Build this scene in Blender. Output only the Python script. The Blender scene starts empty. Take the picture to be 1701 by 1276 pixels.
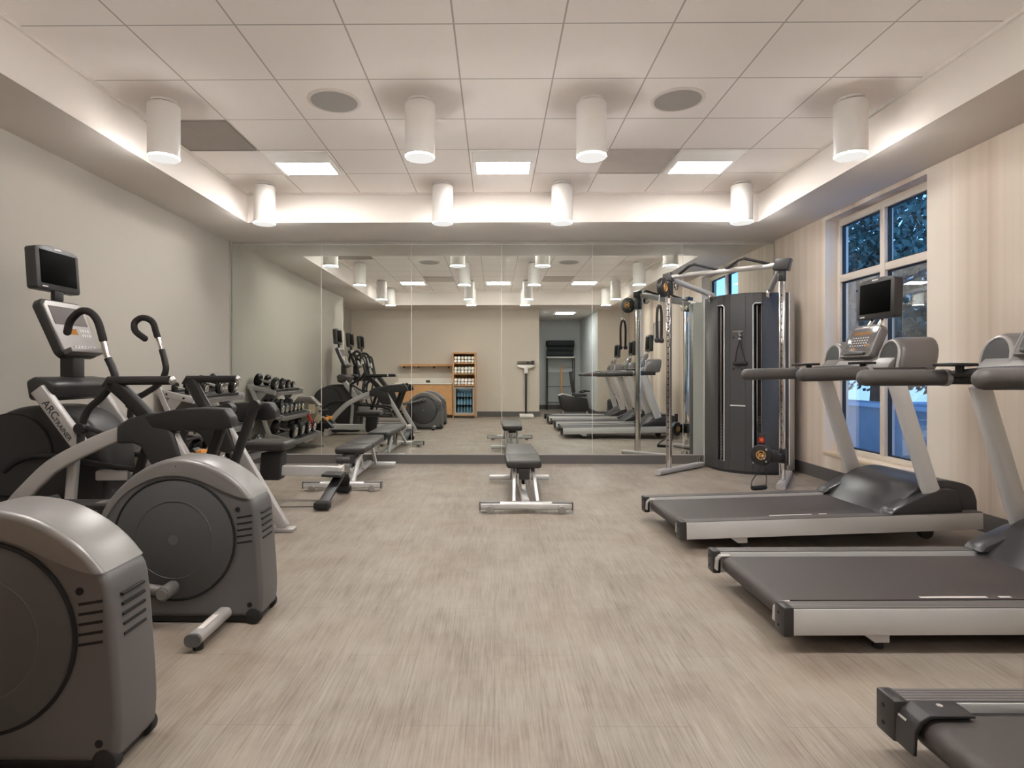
import bpy, bmesh, math, random
from mathutils import Vector, Matrix
random.seed(7)
PI = math.pi
scene = bpy.context.scene
COL = scene.collection
R = math.radians

# ------------------------------------------------------------------ materials
def _nodes(name):
    m = bpy.data.materials.new(name); m.use_nodes = True
    nt = m.node_tree; nt.nodes.clear()
    out = nt.nodes.new('ShaderNodeOutputMaterial')
    return m, nt, out

class NT:
    def __init__(s, nt): s.nt = nt
    def n(s, t, **kw):
        nd = s.nt.nodes.new(t)
        for k, v in kw.items(): setattr(nd, k, v)
        return nd
    def l(s, a, b): s.nt.links.new(a, b)
    def math(s, op, a, b=None, c=None):
        nd = s.n('ShaderNodeMath', operation=op)
        for i, v in enumerate((a, b, c)):
            if v is None: continue
            if isinstance(v, (int, float)): nd.inputs[i].default_value = v
            else: s.l(v, nd.inputs[i])
        return nd.outputs[0]
    def mix(s, fac, a, b, blend='MIX'):
        nd = s.n('ShaderNodeMix', data_type='RGBA', blend_type=blend)
        for i, v in ((0, fac), (6, a), (7, b)):
            if isinstance(v, (int, float)): nd.inputs[i].default_value = v
            elif isinstance(v, tuple): nd.inputs[i].default_value = (*v[:3], 1)
            else: s.l(v, nd.inputs[i])
        return nd.outputs[2]
    def ramp(s, fac, stops):
        nd = s.n('ShaderNodeValToRGB')
        cr = nd.color_ramp
        while len(cr.elements) < len(stops): cr.elements.new(0.5)
        for e, (p, c) in zip(cr.elements, stops):
            e.position = p; e.color = (*c, 1) if len(c) == 3 else c
        s.l(fac, nd.inputs[0])
        return nd.outputs[0]
    def noise(s, vec, scale, detail=3, rough=.55, w=None):
        nd = s.n('ShaderNodeTexNoise')
        nd.inputs['Scale'].default_value = scale
        nd.inputs['Detail'].default_value = detail
        nd.inputs['Roughness'].default_value = rough
        if vec is not None: s.l(vec, nd.inputs['Vector'])
        return nd.outputs[0]

def srgb(r, g, b):
    f = lambda c: (c/255/12.92) if c/255 <= .04045 else ((c/255+.055)/1.055)**2.4
    return (f(r), f(g), f(b))

def mat(name, col, rough=.5, metal=0., var=.06, nscale=12, bump=0., bscale=200, coat=0., spec=.5):
    m, nt, out = _nodes(name); T = NT(nt)
    p = T.n('ShaderNodeBsdfPrincipled')
    tc = T.n('ShaderNodeTexCoord')
    ns = T.noise(tc.outputs['Object'], nscale, 3)
    lo = tuple(c*(1-var) for c in col); hi = tuple(min(1, c*(1+var)) for c in col)
    T.l(T.mix(ns, lo, hi), p.inputs['Base Color'])
    p.inputs['Metallic'].default_value = metal
    p.inputs['Specular IOR Level'].default_value = spec
    T.l(T.math('MULTIPLY_ADD', ns, .08, rough-.04), p.inputs['Roughness'])
    if coat: p.inputs['Coat Weight'].default_value = coat
    if bump:
        b = T.n('ShaderNodeBump'); b.inputs['Strength'].default_value = bump; b.inputs['Distance'].default_value = .002
        T.l(T.noise(tc.outputs['Object'], bscale, 2), b.inputs['Height']); T.l(b.outputs[0], p.inputs['Normal'])
    T.l(p.outputs[0], out.inputs[0])
    return m

def emit_mat(name, col, strength):
    m, nt, out = _nodes(name); T = NT(nt)
    e = T.n('ShaderNodeEmission'); e.inputs[0].default_value = (*col, 1); e.inputs[1].default_value = strength
    T.l(e.outputs[0], out.inputs[0]); return m

M = {}
M['ceil_paint'] = mat('ceiling paint', srgb(214, 206, 199), .85, var=.02, nscale=3)
M['wall_taupe'] = mat('taupe wall paint', srgb(171, 165, 155), .8, var=.025, nscale=1.5)
M['wall_rear'] = mat('beige wall paint', srgb(197, 187, 174), .8, var=.02, nscale=1.5)
M['wall_blue'] = mat('grey blue wall paint', srgb(198, 199, 197), .8, var=.03, nscale=2)
M['base'] = mat('dark grey vinyl base', srgb(92, 88, 86), .55, var=.04)
M['white'] = mat('white enamel', srgb(232, 228, 222), .4, var=.02)
M['pend'] = mat('white pendant metal', srgb(226, 222, 217), .38, var=.015)
M['grille'] = mat('speaker grille', srgb(158, 152, 147), .7, var=.05, nscale=90)
M['vent_l'] = mat('taupe return air grille', srgb(186, 176, 167), .75, var=.10, nscale=6)
M['vent'] = mat('return air grille', srgb(140, 130, 121), .75, var=.12, nscale=6)
M['winframe'] = mat('window frame paint', srgb(205, 194, 182), .5, var=.03)
M['sill'] = mat('window sill stone', srgb(222, 200, 172), .45, var=.08, nscale=15)
M['gasket'] = mat('black gasket', srgb(28, 30, 34), .6)
M['blk'] = mat('black plastic', srgb(34, 32, 32), .42, var=.08, nscale=30)
M['blk2'] = mat('charcoal plastic', srgb(48, 46, 46), .4, var=.06, nscale=8)
M['rubber'] = mat('black rubber', srgb(30, 28, 28), .7, var=.1, nscale=40, bump=.3)
M['foam'] = mat('foam grip', srgb(34, 30, 30), .8, var=.1, nscale=60, bump=.4)
M['gloss'] = mat('glossy black head', srgb(26, 24, 24), .22, var=.1)
M['chrome'] = mat('chrome', (.78, .76, .74), .12, 1., var=.03)
M['steel'] = mat('brushed silver tube', srgb(196, 192, 188), .33, .5, var=.05, nscale=4)
M['silver'] = mat('silver powder coat', srgb(176, 172, 169), .38, .25, var=.04, nscale=5)
M['alu'] = mat('anodised aluminium', srgb(208, 207, 206), .36, .3, var=.04, nscale=3)
M['hous_d'] = mat('dark grey moulded shell', srgb(98, 96, 96), .42, .2, var=.03, nscale=4)
M['hous_l'] = mat('light grey moulded cap', srgb(124, 121, 119), .34, .3, var=.03, nscale=4)
M['disc'] = mat('graphite disc cover', srgb(76, 75, 76), .5, .05, var=.03, nscale=5)
M['groove'] = mat('deep groove', srgb(14, 13, 13), .7)
M['vinyl'] = mat('black bench vinyl', srgb(52, 48, 47), .42, var=.08, nscale=20, bump=.25, bscale=300)
M['belt'] = mat('running belt', srgb(64, 58, 56), .5, var=.12, nscale=60, bump=.35, bscale=500)
M['hood'] = mat('motor hood plastic', srgb(52, 50, 52), .3, var=.05)
M['rail_top'] = mat('ribbed side rail', srgb(112, 108, 107), .45, .4, var=.06)
M['grip'] = mat('grey handrail grip', srgb(84, 80, 78), .5, var=.06, nscale=30)
M['cons'] = mat('console grey', srgb(112, 108, 106), .38, .2, var=.05, nscale=10)
M['cons_l'] = mat('console light grey', srgb(158, 154, 152), .35, .25, var=.05, nscale=10)
M['screen'] = mat('dark screen glass', (.002, .002, .002), .45, var=0, spec=.02)
M['lcd'] = mat('lcd window', srgb(96, 92, 92), .15, var=.05)
M['amber'] = emit_mat('amber led', (.8, .36, .10), .16)
M['red'] = mat('red band', srgb(196, 40, 22), .5, var=.2)
M['orange'] = mat('orange strap', srgb(222, 150, 72), .55, var=.15)
M['gold'] = mat('gold emblem', srgb(196, 148, 84), .4, .3)
M['paper'] = mat('paper card', srgb(226, 208, 178), .8, var=.05)
M['wlabel'] = mat('white label', srgb(222, 216, 208), .6, var=.03)
M['ink'] = mat('black lettering', srgb(40, 38, 38), .6)
M['whiteink'] = mat('pale lettering', srgb(216, 214, 210), .5)
M['keys'] = mat('keypad keys', srgb(200, 198, 196), .5)
M['wood'] = mat('oak veneer', srgb(196, 148, 100), .5, var=.14, nscale=9)
M['counter'] = mat('white counter stone', srgb(226, 220, 210), .35, var=.03)
M['towel'] = mat('white towel', srgb(236, 232, 226), .95, var=.05, nscale=60, bump=.5, bscale=150)
M['bottle'] = mat('clear blue bottle', srgb(150, 190, 212), .15, var=.15)
M['mat'] = mat('black exercise mat', srgb(40, 42, 44), .8, var=.15, nscale=30, bump=.4)
M['rope'] = mat('black rope', srgb(38, 32, 30), .85, var=.2, nscale=80, bump=.6)
M['leaf'] = mat('dusk foliage', srgb(74, 98, 92), .8, var=.45, nscale=9)
M['bark'] = mat('bark', srgb(58, 50, 46), .9, var=.2)
M['stone'] = mat('stone wall', srgb(150, 156, 164), .9, var=.2, nscale=6)
M['snow'] = mat('pale paving', srgb(190, 200, 214), .85, var=.1, nscale=4)
M['cage'] = mat('perforated flywheel cage', srgb(150, 144, 132), .5, .4, var=.35, nscale=55)
M['lensgrey'] = mat('translucent grey shroud', srgb(132, 126, 122), .3, var=.06)
M['lens'] = emit_mat('troffer lens', (1., .98, .95), 20.0)
M['plens'] = emit_mat('pendant lens', (1., .97, .93), .26)
M['pfill_rim'] = emit_mat('added pendant fill rim', (1., .98, .955), 92.0)  # strong fill emission added to brighten ceiling and walls
M['alens'] = emit_mat('alcove lens', (.95, .98, 1.), 16.0)
M['perf'] = mat('perforated light basket', srgb(240, 236, 230), .6, var=.02)

def mirror_mat():
    m, nt, out = _nodes('silvered mirror'); T = NT(nt)
    p = T.n('ShaderNodeBsdfPrincipled')
    tc = T.n('ShaderNodeTexCoord')
    ns = T.noise(tc.outputs['Object'], .8, 1)
    T.l(T.mix(ns, (.80, .83, .79), (.83, .86, .82)), p.inputs['Base Color'])
    p.inputs['Metallic'].default_value = 1; p.inputs['Roughness'].default_value = 0.0
    T.l(p.outputs[0], out.inputs[0]); return m
M['mirror'] = mirror_mat()

def glass_mat():
    m, nt, out = _nodes('window glass'); T = NT(nt)
    tr = T.n('ShaderNodeBsdfTransparent'); tr.inputs[0].default_value = (.82, .9, .92, 1)
    gl = T.n('ShaderNodeBsdfGlossy'); gl.inputs['Roughness'].default_value = 0.0
    tc = T.n('ShaderNodeTexCoord')
    T.l(T.mix(T.noise(tc.outputs['Object'], 1.5, 1), (.92, .95, .95), (.96, .98, .98)), gl.inputs[0])
    fr = T.n('ShaderNodeFresnel'); fr.inputs[0].default_value = 1.5
    f2 = T.math('MULTIPLY_ADD', fr.outputs[0], .5, .0)
    mx = T.n('ShaderNodeMixShader'); T.l(f2, mx.inputs[0]); T.l(tr.outputs[0], mx.inputs[1]); T.l(gl.outputs[0], mx.inputs[2])
    T.l(mx.outputs[0], out.inputs[0]); return m
M['glass'] = glass_mat()

CX0, CX1, CY0, CY1 = -2.655, 2.807, .47, 6.275     # coffer
TILE = (CX1-CX0)/9
ZC, ZS = 3.036, 2.72                                 # coffer ceiling, soffit
def tile_mat():
    m, nt, out = _nodes('acoustic ceiling tiles'); T = NT(nt)
    p = T.n('ShaderNodeBsdfPrincipled'); p.inputs['Roughness'].default_value = .9
    g = T.n('ShaderNodeNewGeometry'); sp = T.n('ShaderNodeSeparateXYZ'); T.l(g.outputs['Position'], sp.inputs[0])
    fx = T.math('FRACT', T.math('DIVIDE', T.math('SUBTRACT', sp.outputs[0], CX0-TILE*20), TILE))
    fy = T.math('FRACT', T.math('DIVIDE', T.math('SUBTRACT', sp.outputs[1], CY1-TILE*20), TILE))
    dx = T.math('MULTIPLY', T.math('SUBTRACT', .5, T.math('ABSOLUTE', T.math('SUBTRACT', fx, .5))), TILE)
    dy = T.math('MULTIPLY', T.math('SUBTRACT', .5, T.math('ABSOLUTE', T.math('SUBTRACT', fy, .5))), TILE)
    d = T.math('MINIMUM', dx, dy)
    line = T.math('LESS_THAN', d, .0052)
    ns = T.noise(g.outputs['Position'], 60, 4); n2 = T.noise(g.outputs['Position'], 1.3, 1)
    base = T.mix(n2, srgb(232, 224, 218), srgb(238, 230, 224))
    base = T.mix(T.math('MULTIPLY', ns, .12), base, srgb(205, 196, 190))
    T.l(T.mix(line, base, srgb(176, 168, 162)), p.inputs['Base Color'])
    b = T.n('ShaderNodeBump'); b.inputs['Strength'].default_value = .25; b.inputs['Distance'].default_value = .003
    T.l(ns, b.inputs['Height']); T.l(b.outputs[0], p.inputs['Normal'])
    T.l(p.outputs[0], out.inputs[0]); return m
M['tiles'] = tile_mat()

def floor_mat():
    m, nt, out = _nodes('weathered wood vinyl planks'); T = NT(nt)
    p = T.n('ShaderNodeBsdfPrincipled')
    g = T.n('ShaderNodeNewGeometry')
    mp = T.n('ShaderNodeMapping'); T.l(g.outputs['Position'], mp.inputs[0]); mp.inputs['Scale'].default_value = (1, 1, 1)
    mp2 = T.n('ShaderNodeMapping'); T.l(g.outputs['Position'], mp2.inputs[0]); mp2.inputs['Scale'].default_value = (120, 4.2, 1)
    mp3 = T.n('ShaderNodeMapping'); T.l(g.outputs['Position'], mp3.inputs[0]); mp3.inputs['Scale'].default_value = (14, 2.2, 1)
    br = T.n('ShaderNodeTexBrick'); br.offset = .5
    mpb = T.n('ShaderNodeMapping'); T.l(g.outputs['Position'], mpb.inputs[0]); mpb.inputs['Rotation'].default_value = (0, 0, PI/2)
    T.l(mpb.outputs[0], br.inputs['Vector'])
    br.inputs['Scale'].default_value = 1; br.inputs['Brick Width'].default_value = .92; br.inputs['Row Height'].default_value = .305
    br.inputs['Mortar Size'].default_value = .0012; br.inputs['Mortar Smooth'].default_value = .2
    br.inputs['Color1'].default_value = (.0, .0, .0, 1); br.inputs['Color2'].default_value = (1, 1, 1, 1); br.inputs['Mortar'].default_value = (.3, .3, .3, 1)
    plank = T.n('ShaderNodeSeparateColor'); T.l(br.outputs['Color'], plank.inputs[0])
    streak = T.noise(mp2.outputs[0], 1.0, 5, .62)
    mid = T.noise(mp3.outputs[0], 1.0, 4, .6)
    blot = T.noise(mp.outputs[0], 2.4, 5, .62)
    a = T.ramp(streak, [(.30, srgb(104, 94, 86)), (.47, srgb(161, 149, 138)), (.68, srgb(198, 188, 177))])
    b_ = T.ramp(mid, [(.3, srgb(134, 123, 113)), (.52, srgb(171, 159, 147)), (.75, srgb(196, 186, 174))])
    c = T.mix(.42, a, b_)
    hue = T.ramp(T.noise(mp.outputs[0], 1.1, 3), [(.40, (0, 0, 0)), (.62, (1, 1, 1))])
    c = T.mix(T.math('MULTIPLY', hue, .30), c, srgb(176, 154, 132))
    c = T.mix(T.math('MULTIPLY', T.ramp(blot, [(.42, (0, 0, 0)), (.72, (1, 1, 1))]), .42), c, srgb(206, 199, 190))
    c = T.mix(T.math('MULTIPLY', T.math('SUBTRACT', 1.0, T.ramp(blot, [(.28, (0, 0, 0)), (.45, (1, 1, 1))])), .3), c, srgb(130, 116, 103))
    c = T.mix(T.math('MULTIPLY', plank.outputs[0], .10), c, srgb(140, 126, 116))
    c = T.mix(T.math('MULTIPLY', br.outputs['Fac'], .5), c, srgb(112, 101, 94))
    c = T.mix(1.0, c, (.64, .625, .61), 'MULTIPLY')
    T.l(c, p.inputs['Base Color'])
    T.l(T.math('MULTIPLY_ADD', streak, .2, .40), p.inputs['Roughness'])
    p.inputs['Specular IOR Level'].default_value = .35
    bu = T.n('ShaderNodeBump'); bu.inputs['Strength'].default_value = .12; bu.inputs['Distance'].default_value = .002
    T.l(streak, bu.inputs['Height']); T.l(bu.outputs[0], p.inputs['Normal'])
    T.l(p.outputs[0], out.inputs[0]); return m
M['floor'] = floor_mat()

def paper_mat():
    m, nt, out = _nodes('striped wallcovering'); T = NT(nt)
    p = T.n('ShaderNodeBsdfPrincipled'); p.inputs['Roughness'].default_value = .7
    g = T.n('ShaderNodeNewGeometry')
    mp = T.n('ShaderNodeMapping'); T.l(g.outputs['Position'], mp.inputs[0]); mp.inputs['Scale'].default_value = (2.1, 2.1, .02)
    mp2 = T.n('ShaderNodeMapping'); T.l(g.outputs['Position'], mp2.inputs[0]); mp2.inputs['Scale'].default_value = (9, 9, .05)
    n1 = T.noise(mp.outputs[0], 1.0, 2, .5); n2 = T.noise(mp2.outputs[0], 1.0, 3, .6)
    f = T.math('MULTIPLY_ADD', n2, .26, T.math('MULTIPLY', n1, .78))
    c = T.ramp(f, [(.38, srgb(176, 158, 142)), (.46, srgb(200, 183, 167)), (.54, srgb(211, 196, 181)), (.64, srgb(223, 211, 198))])
    T.l(c, p.inputs['Base Color']); T.l(p.outputs[0], out.inputs[0]); return m
M['paperwall'] = paper_mat()

# ------------------------------------------------------------------ mesh helper
def cr(pts, n=6, closed=False):
    pts = [Vector(p) for p in pts]; out = []
    N = len(pts); rng = range(N) if closed else range(N-1)
    for i in rng:
        if closed: p0, p1, p2, p3 = pts[(i-1) % N], pts[i], pts[(i+1) % N], pts[(i+2) % N]
        else: p0, p1, p2, p3 = pts[max(i-1, 0)], pts[i], pts[i+1], pts[min(i+2, N-1)]
        for k in range(n):
            t = k/n
            out.append(.5*((2*p1)+(p2-p0)*t+(2*p0-5*p1+4*p2-p3)*t*t+(3*p1-p0-3*p2+p3)*t**3))
    if not closed: out.append(pts[-1])
    return out

def rrect(w, h, r, n=3):
    out = []
    for cx, cy, a0 in ((w/2-r, h/2-r, 0), (-w/2+r, h/2-r, 90), (-w/2+r, -h/2+r, 180), (w/2-r, -h/2+r, 270)):
        for k in range(n+1):
            a = R(a0+90*k/n); out.append((cx+r*math.cos(a), cy+r*math.sin(a)))
    return out
def ellipse(a, b, n=20): return [(a*math.cos(2*PI*k/n), b*math.sin(2*PI*k/n)) for k in range(n)]

class MB:
    def __init__(s): s.bm = bmesh.new()
    def _merge(s, t):
        bmesh.ops.recalc_face_normals(t, faces=t.faces)
        me = bpy.data.meshes.new('tmp'); t.to_mesh(me); t.free(); s.bm.from_mesh(me); bpy.data.meshes.remove(me)
        return s
    def _bev(s, t, bev, seg, ang=30):
        if bev <= 0: return
        es = [e for e in t.edges if len(e.link_faces) == 2 and e.calc_face_angle(0) > R(ang)]
        bmesh.ops.bevel(t, geom=es, offset=bev, segments=seg, profile=.5, affect='EDGES', clamp_overlap=True)
    def box(s, a, b, bev=0, seg=2, rot=None, ctr=None):
        t = bmesh.new(); bmesh.ops.create_cube(t, size=1)
        a, b = Vector(a), Vector(b); c = (a+b)/2; d = b-a
        for v in t.verts: v.co = Vector((v.co.x*d.x, v.co.y*d.y, v.co.z*d.z))
        s._bev(t, bev, seg)
        for v in t.verts:
            if rot is not None: v.co = rot @ v.co
            v.co += c
        return s._merge(t)
    def prism(s, pts, axis, a0, a1, bev=0, seg=2, ang=30):
        t = bmesh.new()
        def P(p, a):
            if axis == 'y': return (p[0], a, p[1])
            if axis == 'x': return (a, p[0], p[1])
            return (p[0], p[1], a)
        v0 = [t.verts.new(P(p, a0)) for p in pts]; v1 = [t.verts.new(P(p, a1)) for p in pts]
        t.faces.new(v0); t.faces.new(v1)
        n = len(pts)
        for i in range(n): t.faces.new((v0[i], v0[(i+1) % n], v1[(i+1) % n], v1[i]))
        bmesh.ops.recalc_face_normals(t, faces=t.faces)
        s._bev(t, bev, seg, ang)
        return s._merge(t)
    def tube(s, path, r=None, n=14, prof=None, side=(0, 1, 0), caps=True, rr=None, dome=0):
        path = [Vector(p) for p in path]; t = bmesh.new()
        if prof is None: prof = [(math.cos(2*PI*k/n), math.sin(2*PI*k/n)) for k in range(n)]; base = r
        else: base = 1.
        scl = list(rr) if rr else [1.]*len(path)
        if dome:   # hemispherical ends
            d0 = (path[0]-path[1]).normalized(); d1 = (path[-1]-path[-2]).normalized(); K = 4
            pre = [(path[0]+d0*dome*math.sin(PI/2*k/K), math.cos(PI/2*k/K)) for k in range(K, 0, -1)]
            post = [(path[-1]+d1*dome*math.sin(PI/2*k/K), math.cos(PI/2*k/K)) for k in range(1, K+1)]
            path = [p for p, _ in pre]+path+[p for p, _ in post]
            scl = [max(q, .05)*scl[0] for _, q in pre]+scl+[max(q, .05)*scl[-1] for _, q in post]
        N = len(path); T = []
        for i in range(N):
            a = path[min(i+1, N-1)]-path[max(i-1, 0)]; T.append(a.normalized())
        sd = Vector(side)
        if abs(sd.dot(T[0])) > .97: sd = Vector((1, 0, 0)) if abs(T[0].x) < .9 else Vector((0, 0, 1))
        rings = []
        for i in range(N):
            sd = (sd-T[i]*sd.dot(T[i])).normalized(); up = T[i].cross(sd)
            rings.append([t.verts.new(path[i]+(sd*px+up*py)*base*scl[i]) for px, py in prof])
        m = len(prof)
        for i in range(N-1):
            for k in range(m): t.faces.new((rings[i][k], rings[i][(k+1) % m], rings[i+1][(k+1) % m], rings[i+1][k]))
        if caps: t.faces.new(rings[0]); t.faces.new(rings[-1])
        return s._merge(t)
    def ring(s, c, R_, r, axis='y', n=40, m=8):
        t = bmesh.new(); c = Vector(c); rings = []
        for i in range(n):
            a = 2*PI*i/n; ca, sa = math.cos(a), math.sin(a); row = []
            for k in range(m):
                b = 2*PI*k/m; q = R_+r*math.cos(b); w = r*math.sin(b)
                if axis == 'y': p = (q*ca, w, q*sa)
                elif axis == 'x': p = (w, q*ca, q*sa)
                else: p = (q*ca, q*sa, w)
                row.append(t.verts.new(c+Vector(p)))
            rings.append(row)
        for i in range(n):
            for k in range(m): t.faces.new((rings[i][k], rings[(i+1) % n][k], rings[(i+1) % n][(k+1) % m], rings[i][(k+1) % m]))
        return s._merge(t)
    def cyl(s, a, b, r, n=24, r2=None, bev=0, seg=2):
        a, b = Vector(a), Vector(b); t = bmesh.new(); d = b-a
        bmesh.ops.create_cone(t, cap_ends=True, segments=n, radius1=r, radius2=r if r2 is None else r2, depth=d.length)
        s._bev(t, bev, seg, 50)
        q = Vector((0, 0, 1)).rotation_difference(d.normalized()).to_matrix().to_4x4()
        bmesh.ops.transform(t, matrix=Matrix.Translation((a+b)/2) @ q, verts=t.verts)
        return s._merge(t)
    def lathe(s, prof, c, n=28, axis='z'):
        t = bmesh.new(); rings = []; c = Vector(c)
        for r, z in prof:
            row = []
            for k in range(n):
                a = 2*PI*k/n; x, y = max(r, 1e-4)*math.cos(a), max(r, 1e-4)*math.sin(a)
                p = (x, y, z) if axis == 'z' else ((z, x, y) if axis == 'x' else (x, z, y))
                row.append(t.verts.new(c+Vector(p)))
            rings.append(row)
        for i in range(len(rings)-1):
            for k in range(n): t.faces.new((rings[i][k], rings[i][(k+1) % n], rings[i+1][(k+1) % n], rings[i+1][k]))
        t.faces.new(rings[0]); t.faces.new(rings[-1])
        return s._merge(t)
    def sphere(s, c, r, sc=(1, 1, 1), u=16, v=10):
        t = bmesh.new(); bmesh.ops.create_uvsphere(t, u_segments=u, v_segments=v, radius=r)
        for x in t.verts: x.co = Vector((x.co.x*sc[0], x.co.y*sc[1], x.co.z*sc[2]))+Vector(c)
        return s._merge(t)
    def quad(s, pts):
        t = bmesh.new(); t.faces.new([t.verts.new(p) for p in pts]); return s._merge(t)
    def xf(s, mtx): bmesh.ops.transform(s.bm, matrix=mtx, verts=s.bm.verts); return s
    def build(s, name, m, parent=None, sharp=35, off=None, label=None):
        if off is not None: bmesh.ops.translate(s.bm, vec=-Vector(off), verts=s.bm.verts)
        me = bpy.data.meshes.new(name); s.bm.to_mesh(me); s.bm.free()
        for p in me.polygons: p.use_smooth = True
        me.set_sharp_from_angle(angle=R(sharp))
        me.materials.append(M[m] if isinstance(m, str) else m)
        o = bpy.data.objects.new(name, me); COL.objects.link(o)
        if parent is not None: o.parent = parent
        if label: o['label'] = label
        return o

def grow(pts, d):
    c = Vector((sum(p[0] for p in pts)/len(pts), sum(p[1] for p in pts)/len(pts))); out = []
    for p in pts:
        v = Vector(p)-c; out.append(tuple(c+v*(1+d/v.length)))
    return out
def clip(a, b, op='INTERSECT'):
    obs = []
    for q in (a, b):
        bmesh.ops.recalc_face_normals(q.bm, faces=q.bm.faces)
        me = bpy.data.meshes.new('clip'); q.bm.to_mesh(me); q.bm.free(); o = bpy.data.objects.new('clip', me); COL.objects.link(o); obs.append(o)
    md = obs[0].modifiers.new('b', 'BOOLEAN'); md.operation = op; md.object = obs[1]; md.solver = 'EXACT'
    dg = bpy.context.evaluated_depsgraph_get(); me = bpy.data.meshes.new_from_object(obs[0].evaluated_get(dg))
    r = MB(); r.bm.from_mesh(me)
    for o in obs: bpy.data.objects.remove(o)
    return r

def thing(name, label, cat, loc=(0, 0, 0), rz=0, group=None):
    o = bpy.data.objects.new(name, None); o.empty_display_size = .1; COL.objects.link(o)
    o.location = loc; o.rotation_euler = (0, 0, rz); o['label'] = label; o['category'] = cat
    if group: o['group'] = group
    return o
def tag(o, label, cat, group=None):
    o['label'] = label; o['category'] = cat
    if group: o['group'] = group
    return o
def struct(o, label=None):
    o['kind'] = 'structure'
    if label: o['label'] = label
    return o
def dup(root, loc=None, rz=None, label=None, group=None):
    def cp(o, par):
        c = o.copy(); COL.objects.link(c)
        if par is not None: c.parent = par
        for ch in [q for q in o.children]: cp(ch, c)
        return c
    r = cp(root, None)
    if loc is not None: r.location = loc
    if rz is not None: r.rotation_euler = (0, 0, rz)
    if label: r['label'] = label
    if group: r['group'] = group
    return r

def text(body, name, m, parent, size, mtx, ext=.0008, align='LEFT'):
    cu = bpy.data.curves.new(name, 'FONT'); cu.body = body; cu.size = size; cu.extrude = ext; cu.align_x = align
    cu.materials.append(M[m]); o = bpy.data.objects.new(name, cu); COL.objects.link(o)
    dg = bpy.context.evaluated_depsgraph_get(); me = bpy.data.meshes.new_from_object(o.evaluated_get(dg))
    bpy.data.objects.remove(o); bpy.data.curves.remove(cu)
    me.transform(mtx); me.name = name; o = bpy.data.objects.new(name, me); COL.objects.link(o)
    o.parent = parent
    return o
def frame_mtx(loc, xdir, ydir):
    x = Vector(xdir).normalized(); y = Vector(ydir); y = (y-x*y.dot(x)).normalized(); z = x.cross(y)
    m = Matrix((x, y, z)).transposed().to_4x4(); m.translation = Vector(loc); return m

# ------------------------------------------------------------------ room shell
XL, XR, YB, YR = -3.25, 3.41, 7.19, -.6
XD = -3.66                        # recess of the left wall behind the camera
YD = 1.80
AX0, AX1, AY = 1.13, 2.62, -3.72  # alcove
TH = .12
struct(MB().box((-4.2, AY-.2, -.1), (XR+.3, YB+.2, 0)).build('floor', 'floor'))
# left wall with its recess
b = MB(); b.box((XL-TH, YD, 0), (XL, YB+.1, ZS+.02)); b.box((XD-TH, YD, 0), (XL-TH, YD+TH, ZS+.02)); b.box((XD-TH, YR-TH, 0), (XD, YD, ZS+.02))
struct(b.build('wall_left', 'wall_taupe'))
# right wall with a window opening
WY0, WY1, WZ0, WZ1 = 4.66, 6.09, .30, 2.68
b = MB(); W2 = XR+.24
b.box((XR, YR-TH, 0), (W2, WY0, ZS+.02)); b.box((XR, WY1, 0), (W2, YB+.1, ZS+.02)); b.box((XR, WY0, 0), (W2, WY1, WZ0)); b.box((XR, WY0, WZ1), (W2, WY1, ZS+.02))
struct(b.build('wall_right', 'paperwall'))
struct(MB().box((XL-TH, YB, 0), (XR+TH, YB+.12, ZS+.02)).build('wall_back', 'wall_taupe'))
b = MB(); b.box((XD-TH, YR-TH, 0), (AX0, YR, ZS+.02)); b.box((AX1, YR-TH, 0), (XR+TH, YR, ZS+.02))
struct(b.build('wall_front', 'wall_rear'))
b = MB(); b.box((AX0-TH, AY, 0), (AX0, YR-TH, ZS+.02)); b.box((AX1, AY, 0), (AX1+TH, YR-TH, ZS+.02)); b.box((AX0-TH, AY-TH, 0), (AX1+TH, AY, ZS+.02))
struct(b.build('wall_alcove', 'wall_blue'))
# ceiling: tiled coffer, painted soffit around it
struct(MB().box((CX0-.05, CY0-.05, ZC), (CX1+.05, CY1+.05, ZC+.06)).build('ceiling', 'tiles'))
b = MB()
b.box((XD-TH, YR-TH, ZS), (CX0, YB+.1, ZC+.05)); b.box((CX1, YR-TH, ZS), (XR+.24, YB+.1, ZC+.05))
b.box((CX0, CY1, ZS), (CX1, YB+.1, ZC+.05)); b.box((CX0, YR-TH, ZS), (CX1, CY0, ZC+.05))
b.box((AX0-TH, AY-TH, ZS), (AX1+TH, YR-TH, ZC+.05))
struct(b.build('ceiling_soffit', 'ceil_paint'))
struct(MB().box((CX0, CY0, ZC-.022), (CX0+.02, CY1, ZC)).box((CX1-.02, CY0, ZC-.022), (CX1, CY1, ZC)).box((CX0+.02, CY1-.02, ZC-.022), (CX1-.02, CY1, ZC)).box((CX0+.02, CY0, ZC-.022), (CX1-.02, CY0+.02, ZC)).build('trim_1', 'ceil_paint'))
# baseboards
BH = .105
struct(MB().box((XL, YD, 0), (XL+.012, YB, BH)).build('baseboard_left', 'base'))
struct(MB().box((XR-.012, YR, 0), (XR, YB, .13)).build('baseboard_right', 'base'))
struct(MB().box((XL+.012, YB-.02, 0), (XR-.012, YB, BH)).build('baseboard_back', 'base'))
struct(MB().box((XD, YR, 0), (-2.47, YR+.012, .13)).box((-.45, YR, 0), (AX0, YR+.012, .13)).box((AX1, YR, 0), (XR-.012, YR+.012, .13)).build('baseboard_front', 'base'))
struct(MB().box((AX0, AY, 0), (AX1, AY+.012, .13)).box((AX0, AY+.012, 0), (AX0+.012, YR, .13)).box((AX1-.012, AY+.012, 0), (AX1, YR, .13)).build('baseboard_alcove', 'base'))
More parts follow.
